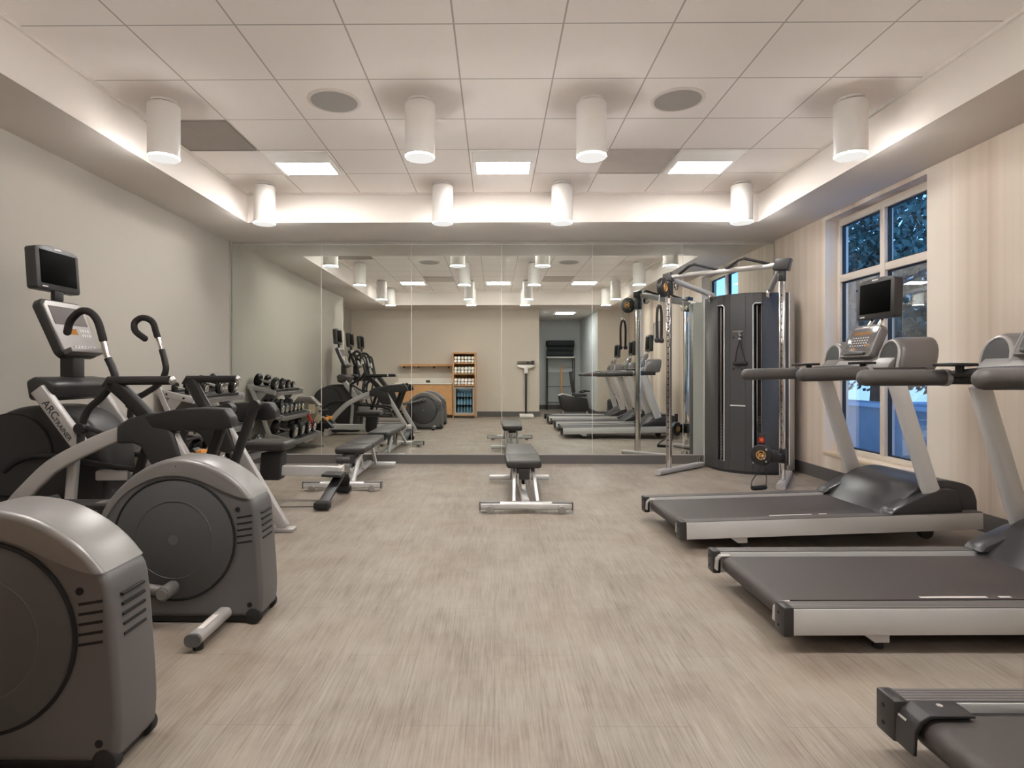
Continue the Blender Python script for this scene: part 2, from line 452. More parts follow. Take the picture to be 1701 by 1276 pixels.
# mirror wall: six panels, edge rail
pw = (XR-XL-.03)/6
mz0, mz1 = BH, ZS-.045
pos = ['leftmost of the six tall mirror panels, in the corner behind the dumbbell rack', 'second tall mirror panel from the left, behind the tilted workout bench', 'third tall mirror panel from the left, left of the central bench',
       'fourth tall mirror panel from the left, right of the central bench', 'fifth tall mirror panel from the left, reflecting the treadmills', 'rightmost of the six tall mirror panels, behind the cable machine']
for i in range(6):
    x0 = XL+.02+i*pw+.0025; x1 = x0+pw-.005
    o = MB().box((x0, YB-.012, mz0+.012), (x1, YB-.004, mz1)).build('mirror_panel', 'mirror')
    tag(o, pos[i], 'mirror', 'mirror panels on the far wall')
sm = MB()
for i in range(1, 6): sm.box((XL+.02+i*pw-.0022, YB-.0125, mz0+.012), (XL+.02+i*pw+.0022, YB-.004, mz1))
struct(sm.build('trim_5', 'wlabel'))
struct(MB().box((XL+.005, YB-.016, mz1), (XR-.005, YB, mz1+.012)).build('trim_2', 'steel'))
struct(MB().box((XL+.012, YB-.016, BH), (XR-.012, YB, BH+.012)).build('trim_3', 'steel'))
struct(MB().box((XL, YB-.03, 0.02), (XL+.014, YB, ZS)).build('trim_4', 'steel'))
# window
FX = XR+.125
wf = MB(); w_ = .055; t_ = .07
my = 5.37; mzh = 2.07
wf.box((FX, WY0, WZ0), (FX+t_, WY0+w_, WZ1), .004); wf.box((FX, WY1-w_, WZ0), (FX+t_, WY1, WZ1), .004)
wf.box((FX, WY0+w_, WZ0), (FX+t_, WY1-w_, WZ0+w_), .004); wf.box((FX, WY0+w_, WZ1-.07), (FX+t_, WY1-w_, WZ1), .004)
wf.box((FX-.012, my-.032, WZ0+w_), (FX+t_, my+.032, WZ1-.07), .004)
for a, c in ((WY0+w_, my-.032), (my+.032, WY1-w_)): wf.box((FX-.008, a, mzh-.035), (FX+t_, c, mzh+.035), .004)
wn = struct(wf.build('window_1', 'winframe'))
for (a, c) in ((WY0+w_, my-.032), (my+.032, WY1-w_)):
    for (z0, z1) in ((WZ0+w_, mzh-.035), (mzh+.035, WZ1-.07)):
        MB().quad([(FX+.035, a, z0), (FX+.035, c, z0), (FX+.035, c, z1), (FX+.035, a, z1)]).build('pane', 'glass', wn)
        g = MB(); q = .012
        g.box((FX+.02, a, z0), (FX+.05, a+q, z1)); g.box((FX+.02, c-q, z0), (FX+.05, c, z1)); g.box((FX+.02, a+q, z0), (FX+.05, c-q, z0+q)); g.box((FX+.02, a+q, z1-q), (FX+.05, c-q, z1))
        g.build('gasket', 'gasket', wn)
struct(MB().box((XR-.02, WY0-.01, WZ0-.03), (FX+.01, WY1+.01, WZ0+.003), .006).build('window_sill', 'sill'))
# door and frame in the recess of the left wall (seen in the mirror)
b = MB(); b.box((XD, .25, 0), (XD+.04, .33, 2.2), .005); b.box((XD, 1.30, 0), (XD+.04, 1.38, 2.2), .005); b.box((XD, .25, 2.12), (XD+.04, 1.38, 2.2), .005)
d1 = struct(b.build('door_1', 'white'))
MB().box((XD, .33, .01), (XD+.025, 1.30, 2.12)).build('leaf', 'wlabel', d1)
MB().cyl((XD+.025, .42, 1.0), (XD+.075, .42, 1.0), .012).tube([(XD+.07, .42, 1.0), (XD+.07, .54, 1.0)], .01).build('door_handle', 'chrome', d1)

# ------------------------------------------------------------------ ceiling fittings
def tx(k): return CX0+(k+.5)*TILE
def ty(k): return CY1-(k+.5)*TILE
# recessed lights
def troffer(lens='lens'):
    t = thing('ceiling_light', '', 'ceiling light')
    h = TILE/2-.008
    f = MB(); w = .022
    f.box((-h, -h, -.012), (h, -h+w, 0), .003); f.box((-h, h-w, -.012), (h, h, 0), .003); f.box((-h, -h+w, -.012), (-h+w, h-w, 0), .003); f.box((h-w, -h+w, -.012), (h, h-w, 0), .003)
    f.build('frame', 'white', t)
    MB().prism([(-h+w, 0), (-h+w, -.006), (-.05, -.022), (-.05, 0)], 'x', -h+w, h-w).build('perforated_basket', 'perf', t)
    MB().box((-h+w+.03, -.05, -.016), (h-w-.03, h-w, -.001)).build('diffuser', lens, t)
    MB().box((-h+w, -.05, -.026), (-h+w+.03, h-w, 0)).build('end_plate', 'perf', t)
    MB().box((h-w-.03, -.05, -.026), (h-w, h-w, 0)).build('end_plate', 'perf', t)
    return t
T0 = troffer(); first = True
for row, lab in ((1, 'square recessed ceiling light lit above the far benches, {} of its row of three'), (7, 'square ceiling light at the camera end, {} of three, seen in the mirror')):
    for k, nm in ((1, 'left one'), (4, 'middle one'), (7, 'right one')):
        o = T0 if first else dup(T0); first = False
        o.location = (tx(k), ty(row), ZC); o['label'] = lab.format(nm); o['group'] = 'square ceiling lights'
al = troffer('alens'); al.location = (1.87, -1.45, ZS); al['label'] = 'square ceiling light of the alcove, seen in the mirror'
# pendants
def pendant():
    t = thing('pendant_light', '', 'pendant light')
    MB().lathe([(.0, 0), (.085, 0), (.085, -.014), (.05, -.022), (.05, -.05), (0, -.05)], (0, 0, 0)).build('canopy', 'pend', t)
    sh = MB(); rr = .106
    sh.lathe([(.05, -.028), (rr-.006, -.028), (rr, -.034), (rr, -.396), (rr-.004, -.400), (rr-.03, -.400)], (0, 0, 0), 40)
    sh.build('shade', 'pend', t)
    ln = MB().lathe([(0, -.4105), (rr-.004, -.4105), (rr-.004, -.4095), (0, -.4095)], (0, 0, 0), 40).build('lens', 'plens', t)
    MB().lathe([(rr-.008, -.4095), (rr-.004, -.4095), (rr-.004, -.400), (rr-.008, -.400)], (0, 0, 0), 40).build('fill_light_rim', 'pfill_rim', ln)  # added glowing band, not a pendant part, throws light up and sideways
    return t
P0 = pendant(); first = True
rows = ((3, 'front row of the photo'), (0, 'far row by the mirror wall'), (6, 'row above the camera (mirrored)'), (8, 'row nearest the counter (mirrored)'))
for r_, rn in rows:
    for k, nm in ((0, 'leftmost'), (3, 'second from left'), (5, 'third from left'), (8, 'rightmost')):
        o = P0 if first else dup(P0); first = False
        o.location = (tx(k), ty(r_) if r_ != 6 else 2.17, ZC); o['label'] = 'white cylinder pendant light, %s in the %s' % (nm, rn); o['group'] = 'white cylinder pendants'
# speakers
def speaker():
    t = thing('ceiling_speaker', '', 'ceiling speaker')
    MB().lathe([(.186, 0), (.186, -.006), (.170, -.012), (.162, -.010), (.162, 0)], (0, 0, 0), 48).build('rim', 'ceil_paint', t)
    MB().lathe([(0, -.009), (.163, -.009), (.163, 0), (0, 0)], (0, 0, 0), 48).build('grille', 'grille', t)
    return t
S0 = speaker(); S1 = dup(S0)
S0.location = (tx(2), ty(3), ZC); S0['label'] = 'round grey speaker flush in the ceiling, left of the two'
S1.location = (tx(6), ty(3), ZC); S1['label'] = 'round grey speaker flush in the ceiling, right of the two'
# return air grilles
def vent(vm='vent'):
    t = thing('ceiling_vent', '', 'vent'); h = TILE/2-.008
    MB().box((-h, -h, -.006), (h, h, 0)).build('backing', vm, t)
    f = MB(); w = .016
    f.box((-h, -h, -.011), (h, -h+w, -.006)); f.box((-h, h-w, -.011), (h, h, -.006)); f.box((-h, -h+w, -.011), (-h+w, h-w, -.006)); f.box((h-w, -h+w, -.011), (h, h-w, -.006))
    f.build('frame', vm, t)
    return t
V0 = vent(); V1 = None
for i, (k, r_, lb) in enumerate(((0, 2, 'dark square air vent in the ceiling, behind the leftmost pendant'), (6, 1, 'taupe square air vent beside the right recessed ceiling light'),
                                 (2, 6, 'square air vent above the camera on the left, seen in the mirror'), (6, 6, 'square air vent above the camera on the right, seen in the mirror'))):
    if i == 1: V1 = vent('vent_l')
    o = V0 if i == 0 else (V1 if i == 1 else dup(V1))
    o.location = (tx(k), ty(r_), ZC); o['label'] = lb; o['group'] = 'ceiling air vents'

# ------------------------------------------------------------------ shared: small flat tv on machine
def tv_parts(t, mtx, w=.36, h=.285, d=.07, logo=True):
    """tv facing local +X of mtx; y width, z height"""
    s = MB()
    pts = [(-w/2+.01, 0), (w/2-.01, 0), (w/2, .012), (w/2, h-.03)]+[(w/2*math.cos(a)*1.0, h-.03+.03*math.sin(a)) for a in [PI*k/8 for k in range(1, 8)]]+[(-w/2, h-.03), (-w/2, .012)]
    s.prism(pts, 'x', -d, 0, .008, 2, 25)
    tv = s.xf(mtx).build('monitor', 'blk2', t)
    MB().box((-.002, -w/2+.032, .04), (.003, w/2-.032, h-.036), .002).xf(mtx).build('screen', 'screen', tv)
    if logo: (MB().box((.0, -.03, h-.022), (.0022, .03, h-.012)).xf(mtx).build('emblem', 'whiteink', tv), MB().box((0, -w/2+.04, .016), (.0022, -w/2+.085, .024)).xf(mtx).build('lettering', 'whiteink', tv))
    return tv

# ------------------------------------------------------------------ treadmills
def treadmill(label, guards=False):
    t = thing('treadmill', label, 'treadmill')
    L, HW = 1.93, .405
    zt, zb = .182, .072
    for sy in (-1, 1):
        y0, y1 = sorted((sy*(HW-.075), sy*HW))
        MB().box((.02, y0, zb), (L, y1, zt-.004), .006).build('side_rail', 'alu', t)
        rt = MB()
        for k in range(5):
            a = y0+.004+k*.0138; rt.box((.022, a, zt-.006), (L-.002, a+.0118, zt+.001), .002, 1)
        rt.build('tread_strip', 'rail_top', t)
        MB().box((-.018, y0-.003, zb-.004), (.024, y1+.003, zt+.003), .008).build('end_cap', 'blk2', t)
        hs = MB()
        for z in (.1, .15): hs.cyl((-.0195, (y0+y1)/2+.005, z), (-.015, (y0+y1)/2+.005, z), .006, 10)
        hs.build('screw', 'groove', t)
        # roller bracket
        yi = y0 if sy > 0 else y1; ya, yb = sorted((yi, yi-sy*.035))
        MB().prism([(-.012, .095), (-.008, .15), (.012, .170), (.06, .172), (.06, .1665), (.014, .164), (0, .148), (-.004, .095)], 'y', ya, yb, .001, 1).build('roller_bracket', 'steel', t)
        if guards:
            gd = MB(); ya, yb = sorted((yi, yi-sy*.075))
            pr = [(-.015, .075), (-.012, .14), (.004, .17), (.03, .186), (.15, .186), (.155, .178), (.035, .176), (.012, .16), (-.002, .135), (-.005, .075)]
            g_ = gd.prism(pr, 'y', ya, yb, .002, 1).build('roller_guard', 'blk2', t)
            MB().cyl((.09, (ya+yb)/2+.01*sy, .185), (.09, (ya+yb)/2+.01*sy, .1885), .008, 12).build('screw', 'steel', g_)
    # belt over rollers
    bl = MB(); prof = []
    x0, x1, rr = .055, 1.60, .042; zc = .126
    for k in range(9):
        a = PI/2+PI*k/8; prof.append((x0+rr*math.cos(a), zc+rr*math.sin(a)))
    for k in range(9):
        a = -PI/2+PI*k/8; prof.append((x1+rr*math.cos(a), zc+rr*math.sin(a)))
    bl.prism(prof, 'y', -.285, .285); bl.build('belt', 'belt', t)
    MB().box((.1, -HW+.075, .085), (1.7, HW-.075, .15)).build('deck', 'blk', t)
    MB().box((.62, -.27, .1685), (.9, -.255, .1692)).box((.95, -.27, .1685), (1.0, -.255, .1692)).build('lettering', 'whiteink', t)
    # hood
    hp = cr([(1.34, .165), (1.44, .24), (1.56, .335), (1.70, .375), (1.82, .365), (1.92, .325), (1.955, .24)], 5)
    pts = [(p[0], p[1]) for p in [(v.x, v.y) for v in [Vector((q.x, q.y)) for q in hp]]]+[(1.955, .085), (1.5, .085)]
    MB().prism(pts, 'y', -.335, .335, .014, 3, 40).build('motor_hood', 'hood', t)
    for sy in (-1, 1):
        y0, y1 = sorted((sy*.28, sy*.405))
        MB().prism([(1.33, .183), (1.36, .215), (1.55, .30), (1.66, .335), (1.76, .33), (1.80, .183)], 'y', y0, y1, .012, 2).build('upright_foot', 'hood', t)
    # uprights
    for sy in (-1, 1):
        MB().tube([(1.635, sy*.372, .27), (1.60, sy*.372, .36), (1.40, sy*.372, 1.035)], prof=ellipse(.028, .058), side=(0, 1, 0)).build('upright', 'alu', t)
    # handrails
    for sy in (-1, 1):
        y = sy*.372
        hr = MB().tube([(.80, y, 1.078), (1.21, y, 1.078)], .043, 20, dome=.04).build('handrail', 'grip', t)
        MB().tube([(1.205, y, 1.078), (1.23, y, 1.078)], .046, 20).build('collar', 'cons_l', hr)
        MB().tube([(1.23, y, 1.078), (1.58, y, 1.074)], prof=rrect(.07, .072, .02), side=(0, 1, 0)).build('arm', 'blk2', hr)
    # front grip bar
    MB().tube(cr([(1.24, -.34, 1.095), (1.28, -.2, 1.11), (1.29, 0, 1.115), (1.28, .2, 1.11), (1.24, .34, 1.095)], 5), .02, 12, side=(0, 0, 1)).build('sensor_bar', 'blk2', t)
    # console body
    cb = MB(); cb.prism([(1.34, 1.05), (1.35, 1.09), (1.37, 1.135), (1.44, 1.20), (1.54, 1.16), (1.60, 1.08), (1.58, 1.05)], 'y', -.36, .36, .012, 2)
    con = cb.build('console', 'cons', t)
    MB().prism([(1.335, 1.085), (1.34, 1.12), (1.39, 1.165), (1.40, 1.09)], 'y', -.17, .17, .008, 2).build('console_tray', 'cons_l', con)
    # bottle wings
    for sy in (-1, 1):
        ya, yb = sorted((sy*.19, sy*.395))
        yc = (ya+yb)/2; hwid = (yb-ya)/2
        def arch(s_, z0, h_, n=10): return [(yc+hwid*s_*c_, z0+q_) for c_, q_ in [(-1, 0), (1, 0)]]+[(yc+hwid*s_*math.cos(a), z0+h_*.45+h_*.55*math.sin(a)) for a in [PI*k/n for k in range(n+1)]]
        body = MB().prism(arch(1, 1.08, .225), 'x', 1.40, 1.66, .03, 3, 50)
        shear = Matrix.Identity(4); shear[0][2] = .22; shear[0][3] = -.22*1.08
        wb = body.xf(shear).build('bottle_holder', 'cons', t)
        rim = MB().tube([(1.398, p[0], p[1]) for p in arch(.86, 1.095, .19)[1:]]+[(1.398, arch(.86, 1.095, .19)[0][0], 1.095)], .010, 8, side=(1, 0, 0))
        rim.xf(shear).build('rim', 'cons_l', wb)
        MB().prism(arch(.80, 1.10, .175), 'x', 1.392, 1.402).xf(shear).build('pocket', 'blk', wb)
    # display tilted panel
    a = math.atan2(.105, .213)
    rot = Matrix.Translation((1.385, 0, 1.197)) @ Matrix.Rotation(a, 4, 'Y') @ Matrix.Rotation(PI, 4, 'Z')
    dpts = [(-.155, -.01), (.155, -.01), (.168, .01), (.16, .20), (.12, .236), (-.12, .236), (-.16, .20), (-.168, .01)]
    d = MB().prism(dpts, 'x', -.055, 0, .010, 2, 25).xf(rot).build('display', 'cons', t)
    MB().tube([(.001, p[0]*.95, .113+(p[1]-.113)*.95) for p in dpts]+[(.001, dpts[0][0]*.95, .113+(dpts[0][1]-.113)*.95)], .004, 6, side=(1, 0, 0)).xf(rot).build('bezel', 'cons_l', d)
    MB().box((0, -.135, .03), (.003, .135, .205), .002).xf(rot).build('faceplate', 'lcd', d)
    lw = MB()
    for k in range(9): lw.box((.002, -.09+k*.02, .158), (.0045, -.078+k*.02, .178))
    for yy, zz in ((.10, .075), (.085, .07), (-.03, .05), (-.045, .052)): lw.box((.002, yy-.009, zz-.007), (.0045, yy+.009, zz+.007))
    lw.xf(rot).build('led_readout', 'amber', d)
    ky = MB(); rnd = random.Random(3)
    for r_ in range(4):
        for k in range(7): ky.box((.002, -.085+k*.025, .07+r_*.02), (.0045, -.074+k*.025, .078+r_*.02))
    ky.xf(rot).build('keypad', 'keys', d)
    MB().box((.0, -.035, .212), (.0035, .035, .222)).xf(rot).build('emblem', 'whiteink', d)
    MB().box((0, -.11, .0), (.02, .11, .022), .006).xf(rot).build('book_rest', 'blk2', d)
    # tv
    nk = MB()
    for y in (-.05, .05): nk.cyl((1.50, y, 1.36), (1.60, y, 1.50), .012, 12)
    nk.build('monitor_post', 'chrome', t)
    tv_parts(t, Matrix.Translation((1.535, 0, 1.45)) @ Matrix.Rotation(PI, 4, 'Z') @ Matrix.Rotation(R(-3), 4, 'Y'), .37, .29, .065)
    # thumb paddles
    for sy in (-1, 1):
        p = MB().prism([(1.12, sy*.33), (1.30, sy*.345), (1.30, sy*.25), (1.18, sy*.24)], 'z', 1.135, 1.152, .006, 2)
        p.cyl((1.24, sy*.30, 1.10), (1.24, sy*.30, 1.137), .02, 12)
        q = p.build('control_paddle', 'blk', t)
        kk = MB()
        for i in range(4): kk.box((1.17+i*.028, sy*.29-.018, 1.152), (1.188+i*.028, sy*.29+.018, 1.156), .002, 1)
        kk.build('button', 'keys', q)
    # feet
    for sy in (-1, 1):
        MB().prism([(.30, .075), (.42, .075), (.42, .03), (.36, .03)], 'y', sy*.345-.03, sy*.345+.03, .003, 1).build('leg', 'alu', t)
        MB().cyl((.39, sy*.345, 0), (.39, sy*.345, .032), .02, 14, bev=.004).build('rubber_foot', 'rubber', t)
        MB().cyl((1.62, sy*.31-.02, .045), (1.62, sy*.31+.02, .045), .045, 20, bev=.006).build('wheel', 'blk', t)
    MB().box((.3, -.30, .055), (1.75, .30, .088)).build('under_frame', 'blk', t)
    return t
TR = treadmill('grey treadmill nearest the mirror wall, in front of the window')
TR.location = (1.15, 4.05, 0); TR.rotation_euler = (0, R(-1.3), R(2.8))
t2 = dup(TR, (1.15, 2.72, 0), R(.4), 'middle treadmill, second from the mirror wall, whole belt in view'); t2.rotation_euler = (0, R(-.25), R(.4))
t3 = treadmill('treadmill closest to the camera, cut off at the lower right corner', True); t3.location = (1.14, 1.33, 0); t3.rotation_euler = (0, 0, R(.2))
for o in (TR, t2, t3): o['group'] = 'treadmills along the window wall'
# power cords
for i, (y, lb) in enumerate(((3.35, 'black power cord coiled on the floor between the far and middle treadmills'),)):
    o = MB().tube(cr([(3.38, y+.45, .2), (3.25, y+.4, .02), (3.0, y+.1, .012), (2.7, y+.12, .012), (2.5, y+.02, .012), (2.75, y-.06, .012), (3.05, y-.02, .012), (3.1, y-.12, .05)], 8), .011, 8, side=(0, 0, 1)).build('power_cord', 'rubber')
    tag(o, lb, 'cord')

# ------------------------------------------------------------------ elliptical machines
def console_unit(t, x, yc=0):
    """tray, neck, console and tv of the wall side machines, facing +X; x = plane of the tv front"""
    MB().prism([(x+.02, .945), (x+.0, 1.06), (x+.05, 1.085), (x+.13, 1.075), (x+.19, 1.04), (x+.16, .955), (x+.08, .935)], 'y', yc-.29, yc+.26, .022, 3, 35).build('accessory_tray', 'blk2', t)
    MB().box((x+.03, yc-.05, 1.06), (x+.12, yc+.06, 1.25), .012).build('neck', 'blk2', t)
    # console: tilted
    a = math.atan2(.14, .34)
    mt = Matrix.Translation((x+.145, yc, 1.225)) @ Matrix.Rotation(-a, 4, 'Y')
    W = .19
    pts = [(-W+.05, -.01), (W-.05, -.01), (W-.02, .02), (W, .34), (W-.03, .375), (-W+.03, .375), (-W, .34), (-W+.02, .02)]
    con = MB().prism(pts, 'x', -.06, 0, .012, 2, 25).xf(mt).build('console', 'blk2', t)
    fp = [(p[0]*.93, .18+(p[1]-.18)*.93) for p in pts]
    MB().prism(fp, 'x', -.004, .008, .004, 1).xf(mt).build('faceplate', 'cons_l', con)
    MB().box((.006, -.145, .20), (.010, .145, .325)).xf(mt).build('display', 'lcd', con)
    MB().box((.006, -.05, .135), (.011, .02, .175)).xf(mt).build('led_readout', 'amber', con)
    k_ = MB()
    for r_ in range(2):
        for k in range(4): k_.box((.006, .05+k*.022, .12+r_*.035), (.011, .066+k*.022, .14+r_*.035))
    for k in range(7): k_.box((.02, -.09+k*.028, .03), (.034, -.074+k*.028, .045))
    k_.xf(mt).build('keypad', 'keys', con)
    MB().box((-.01, -.155, -.005), (.05, .155, .03), .008).xf(mt).build('book_rest', 'cons', con)
    MB().box((x-.035, yc-.04, 1.57), (x-.005, yc+.04, 1.66), .006).build('monitor_bracket', 'blk', t)
    tv_parts(t, Matrix.Translation((x, yc, 1.63)) @ Matrix.Rotation(R(-4), 4, 'Y'), .375, .285, .07)

def elliptical(label, yc):
    ox = -1.9
    t = thing('elliptical_trainer', label, 'elliptical trainer', (ox, yc, 0))
    off = (ox, 0, 0); H = .098
    def B(mb, name, m, par=None, **k): return mb.build(name, m, par or t, off=off, **k)
    out = [(-1.0, .03), (-.99, .12), (-1.0, .30), (-1.018, .50), (-1.045, .558), (-1.115, .632), (-1.22, .695), (-1.33, .722), (-1.43, .716), (-1.555, .655), (-1.67, .54), (-1.725, .42), (-1.755, .3), (-1.77, .15), (-1.77, .03)]
    body = [(v.x, v.y) for v in cr([Vector((a, c, 0)) for a, c in out], 3)]
    B(MB().prism(body, 'y', -H, H, .042, 5, 40), 'housing', 'hous_d')
    low = [(v.x, v.y) for v in cr([Vector((a, c, 0)) for a, c in [(-1.85, .28), (-1.75, .31), (-1.705, .42), (-1.62, .552), (-1.50, .632), (-1.385, .655), (-1.28, .638), (-1.174, .592), (-1.09, .560), (-1.03, .553), (-.95, .565)]], 4)]
    cap = B(clip(MB().prism(grow(body, .005), 'y', -H-.005, H+.005, .042, 5, 40), MB().prism(low+[(-.90, .9), (-1.9, .9)], 'y', -.4, .4)), 'top_cap', 'hous_l', sharp=50)
    B(MB().sphere((-1.37, -H-.001, .695), .014, (1.1, .3, .8)), 'screw_recess', 'groove', cap)
    for sy in (-1, 1):
        y = sy*H
        d = B(MB().lathe([(0, y-.01*sy), (.262, y-.01*sy), (.262, y+.006*sy), (.255, y+.010*sy), (0, y+.014*sy)], (-1.375, 0, .374), 56, 'y'), 'disc_cover', 'disc')
        B(MB().ring((-1.375, y+.004*sy, .374), .266, .006, 'y', 56, 8), 'seam', 'groove', d)
        B(MB().ring((-1.375, y+.012*sy, .374), .17, .0012, 'y', 48, 6), 'crease', 'hous_d', d)
        B(MB().cyl((-1.375, y+.012*sy, .374), (-1.375, y+.0165*sy, .374), .022, 20), 'hub_cap', 'hous_d', d)
        for (hx, hz) in ((-1.098, .505), (-1.045, .085)): B(MB().cyl((hx, y-.004*sy, hz), (hx, y+.002*sy, hz), .011, 14), 'screw_recess', 'groove')
        v = MB()
        for k in range(5):
            z = .475-k*.028
            v.prism([(-1.10, z-.010), (-1.034, z+.000), (-1.034, z+.008), (-1.102, z-.003)], 'y', y-.03*sy, y+.0015*sy)
        B(v, 'vent_slot', 'groove')
    vr = MB()
    for k in range(5):
        z = .475-k*.028; vr.box((-1.02, -.052, z+.001), (-1.006+.0145*(.475-z)/.112*.3, .052, z+.009), .001, 1)
    B(vr, 'rear_vent_slot', 'groove')
    # crank arms and pedal bars
    for sy, cx_, cz_, px_, pz_ in ((-1, -1.375, .168, -2.42, .30), (1, -1.36, .585, -2.40, .32)):
        y = sy*(H+.012)
        cr_ = B(MB().cyl((cx_, y, cz_), (cx_, y+sy*.09, cz_), .03, 20, bev=.006), 'crank_pin', 'cons')
        B(MB().cyl((cx_, y+sy*.085, cz_), (cx_, y+sy*.097, cz_), .022, 16), 'crank_cap', 'hous_l', cr_)
        arm = B(MB().tube([(cx_, y+sy*.055, cz_), ((cx_+px_)/2, y+sy*.055, (cz_+pz_)/2+.01), (px_, y+sy*.04, pz_)], .021, 12), 'pedal_bar', 'cons')
        fx = cx_*.42+px_*.58; fz = cz_*.42+pz_*.58
        B(MB().prism([(fx-.2, fz+.02), (fx-.19, fz+.075), (fx-.17, fz+.045), (fx+.17, fz+.045), (fx+.19, fz+.06), (fx+.19, fz+.02)], 'y', y-sy*.01, y+sy*.14, .008, 2), 'pedal', 'blk')
    # stabilisers and wheels
    st = B(MB().tube([(-1.155, -.37, .052), (-1.155, .37, .052)], prof=rrect(.062, .046, .02, 4), side=(1, 0, 0)), 'rear_stabilizer', 'silver')
    for sy in (-1, 1):
        B(MB().tube([(-1.155, sy*.365, .052), (-1.155, sy*.378, .052)], prof=rrect(.066, .05, .022, 4), side=(1, 0, 0)), 'end_cap', 'hous_d', st)
        B(MB().box((-1.165, sy*.25-.07, .0752), (-1.142, sy*.25+.07, .0768)), 'label_sticker', 'wlabel', st)
        B(MB().cyl((-1.155, sy*.33, 0), (-1.155, sy*.33, .03), .02, 12), 'rubber_foot', 'rubber', st)
        B(MB().cyl((-1.03, sy*.085-.018, .035), (-1.03, sy*.085+.018, .035), .035, 20, bev=.006), 'wheel', 'rubber')
    B(MB().box((-1.76, -.085, .005), (-1.02, .085, .035), .004), 'base_plate', 'blk')
    # front frame
    B(MB().tube([(-1.75, 0, .09), (-2.9, 0, .09)], prof=rrect(.09, .07, .015), side=(0, 1, 0)), 'main_beam', 'silver')
    B(MB().tube([(-2.9, -.3, .045), (-2.9, .3, .045)], prof=rrect(.07, .06, .02), side=(1, 0, 0)), 'front_stabilizer', 'silver')
    B(MB().tube(cr([(-2.86, 0, .1), (-2.80, 0, .5), (-2.76, 0, 1.05)], 4), prof=rrect(.11, .09, .03), side=(0, 1, 0)), 'mast', 'silver')
    sub = bpy.data.objects.new('tmp', None)
    console_unit_off(t, -2.81, ox)
    for sy in (-1, 1):
        y = sy*.30
        p = [(-2.80, y-sy*.07, 1.25), (-2.81, y-sy*.06, 1.36), (-2.78, y-sy*.03, 1.45), (-2.73, y-sy*.01, 1.475), (-2.68, y, 1.44), (-2.655, y, 1.35), (-2.63, y, 1.22), (-2.60, y, 1.08), (-2.62, y, .95), (-2.66, y*.9, .80), (-2.68, y*.85, .55), (-2.60, y*.7, .33)]
        sub = cr(p, 5)
        B(MB().tube(sub[:32], .02, 12, dome=.02), 'swing_grip', 'foam')
        B(MB().tube(sub[31:], .018, 12), 'swing_arm', 'blk')
        B(MB().tube([(-2.675, y*.85, .62), (-2.77, sy*.05, .62)], .022, 12), 'arm_pivot', 'silver')
        B(MB().tube(cr([(-2.78, sy*.1, .98), (-2.72, sy*.24, 1.0), (-2.66, sy*.25, 1.02), (-2.56, sy*.25, 1.02)], 5), .018, 12), 'fixed_handle', 'blk')
    return t
def console_unit_off(t, x, ox):
    before = set(bpy.data.objects)
    console_unit(t, x)
    for o in [q for q in bpy.data.objects if q not in before and q.type == 'MESH']:
        o.data.transform(Matrix.Translation((-ox, 0, 0)))
E1 = elliptical('elliptical trainer whose whole grey rear housing and round disc show, beside the stride trainer', 2.64)
E1.location = (-1.935, 2.675, 0)
E2 = dup(E1, (-1.945, 1.705, 0), 0, 'elliptical trainer nearest the camera, grey housing cut off at lower left corner')
for ch in E2.children:
    if ch.name.startswith('rear_stabilizer'): ch.location.x = -.22
for o in (E1, E2): o['group'] = 'elliptical trainers along the left wall'

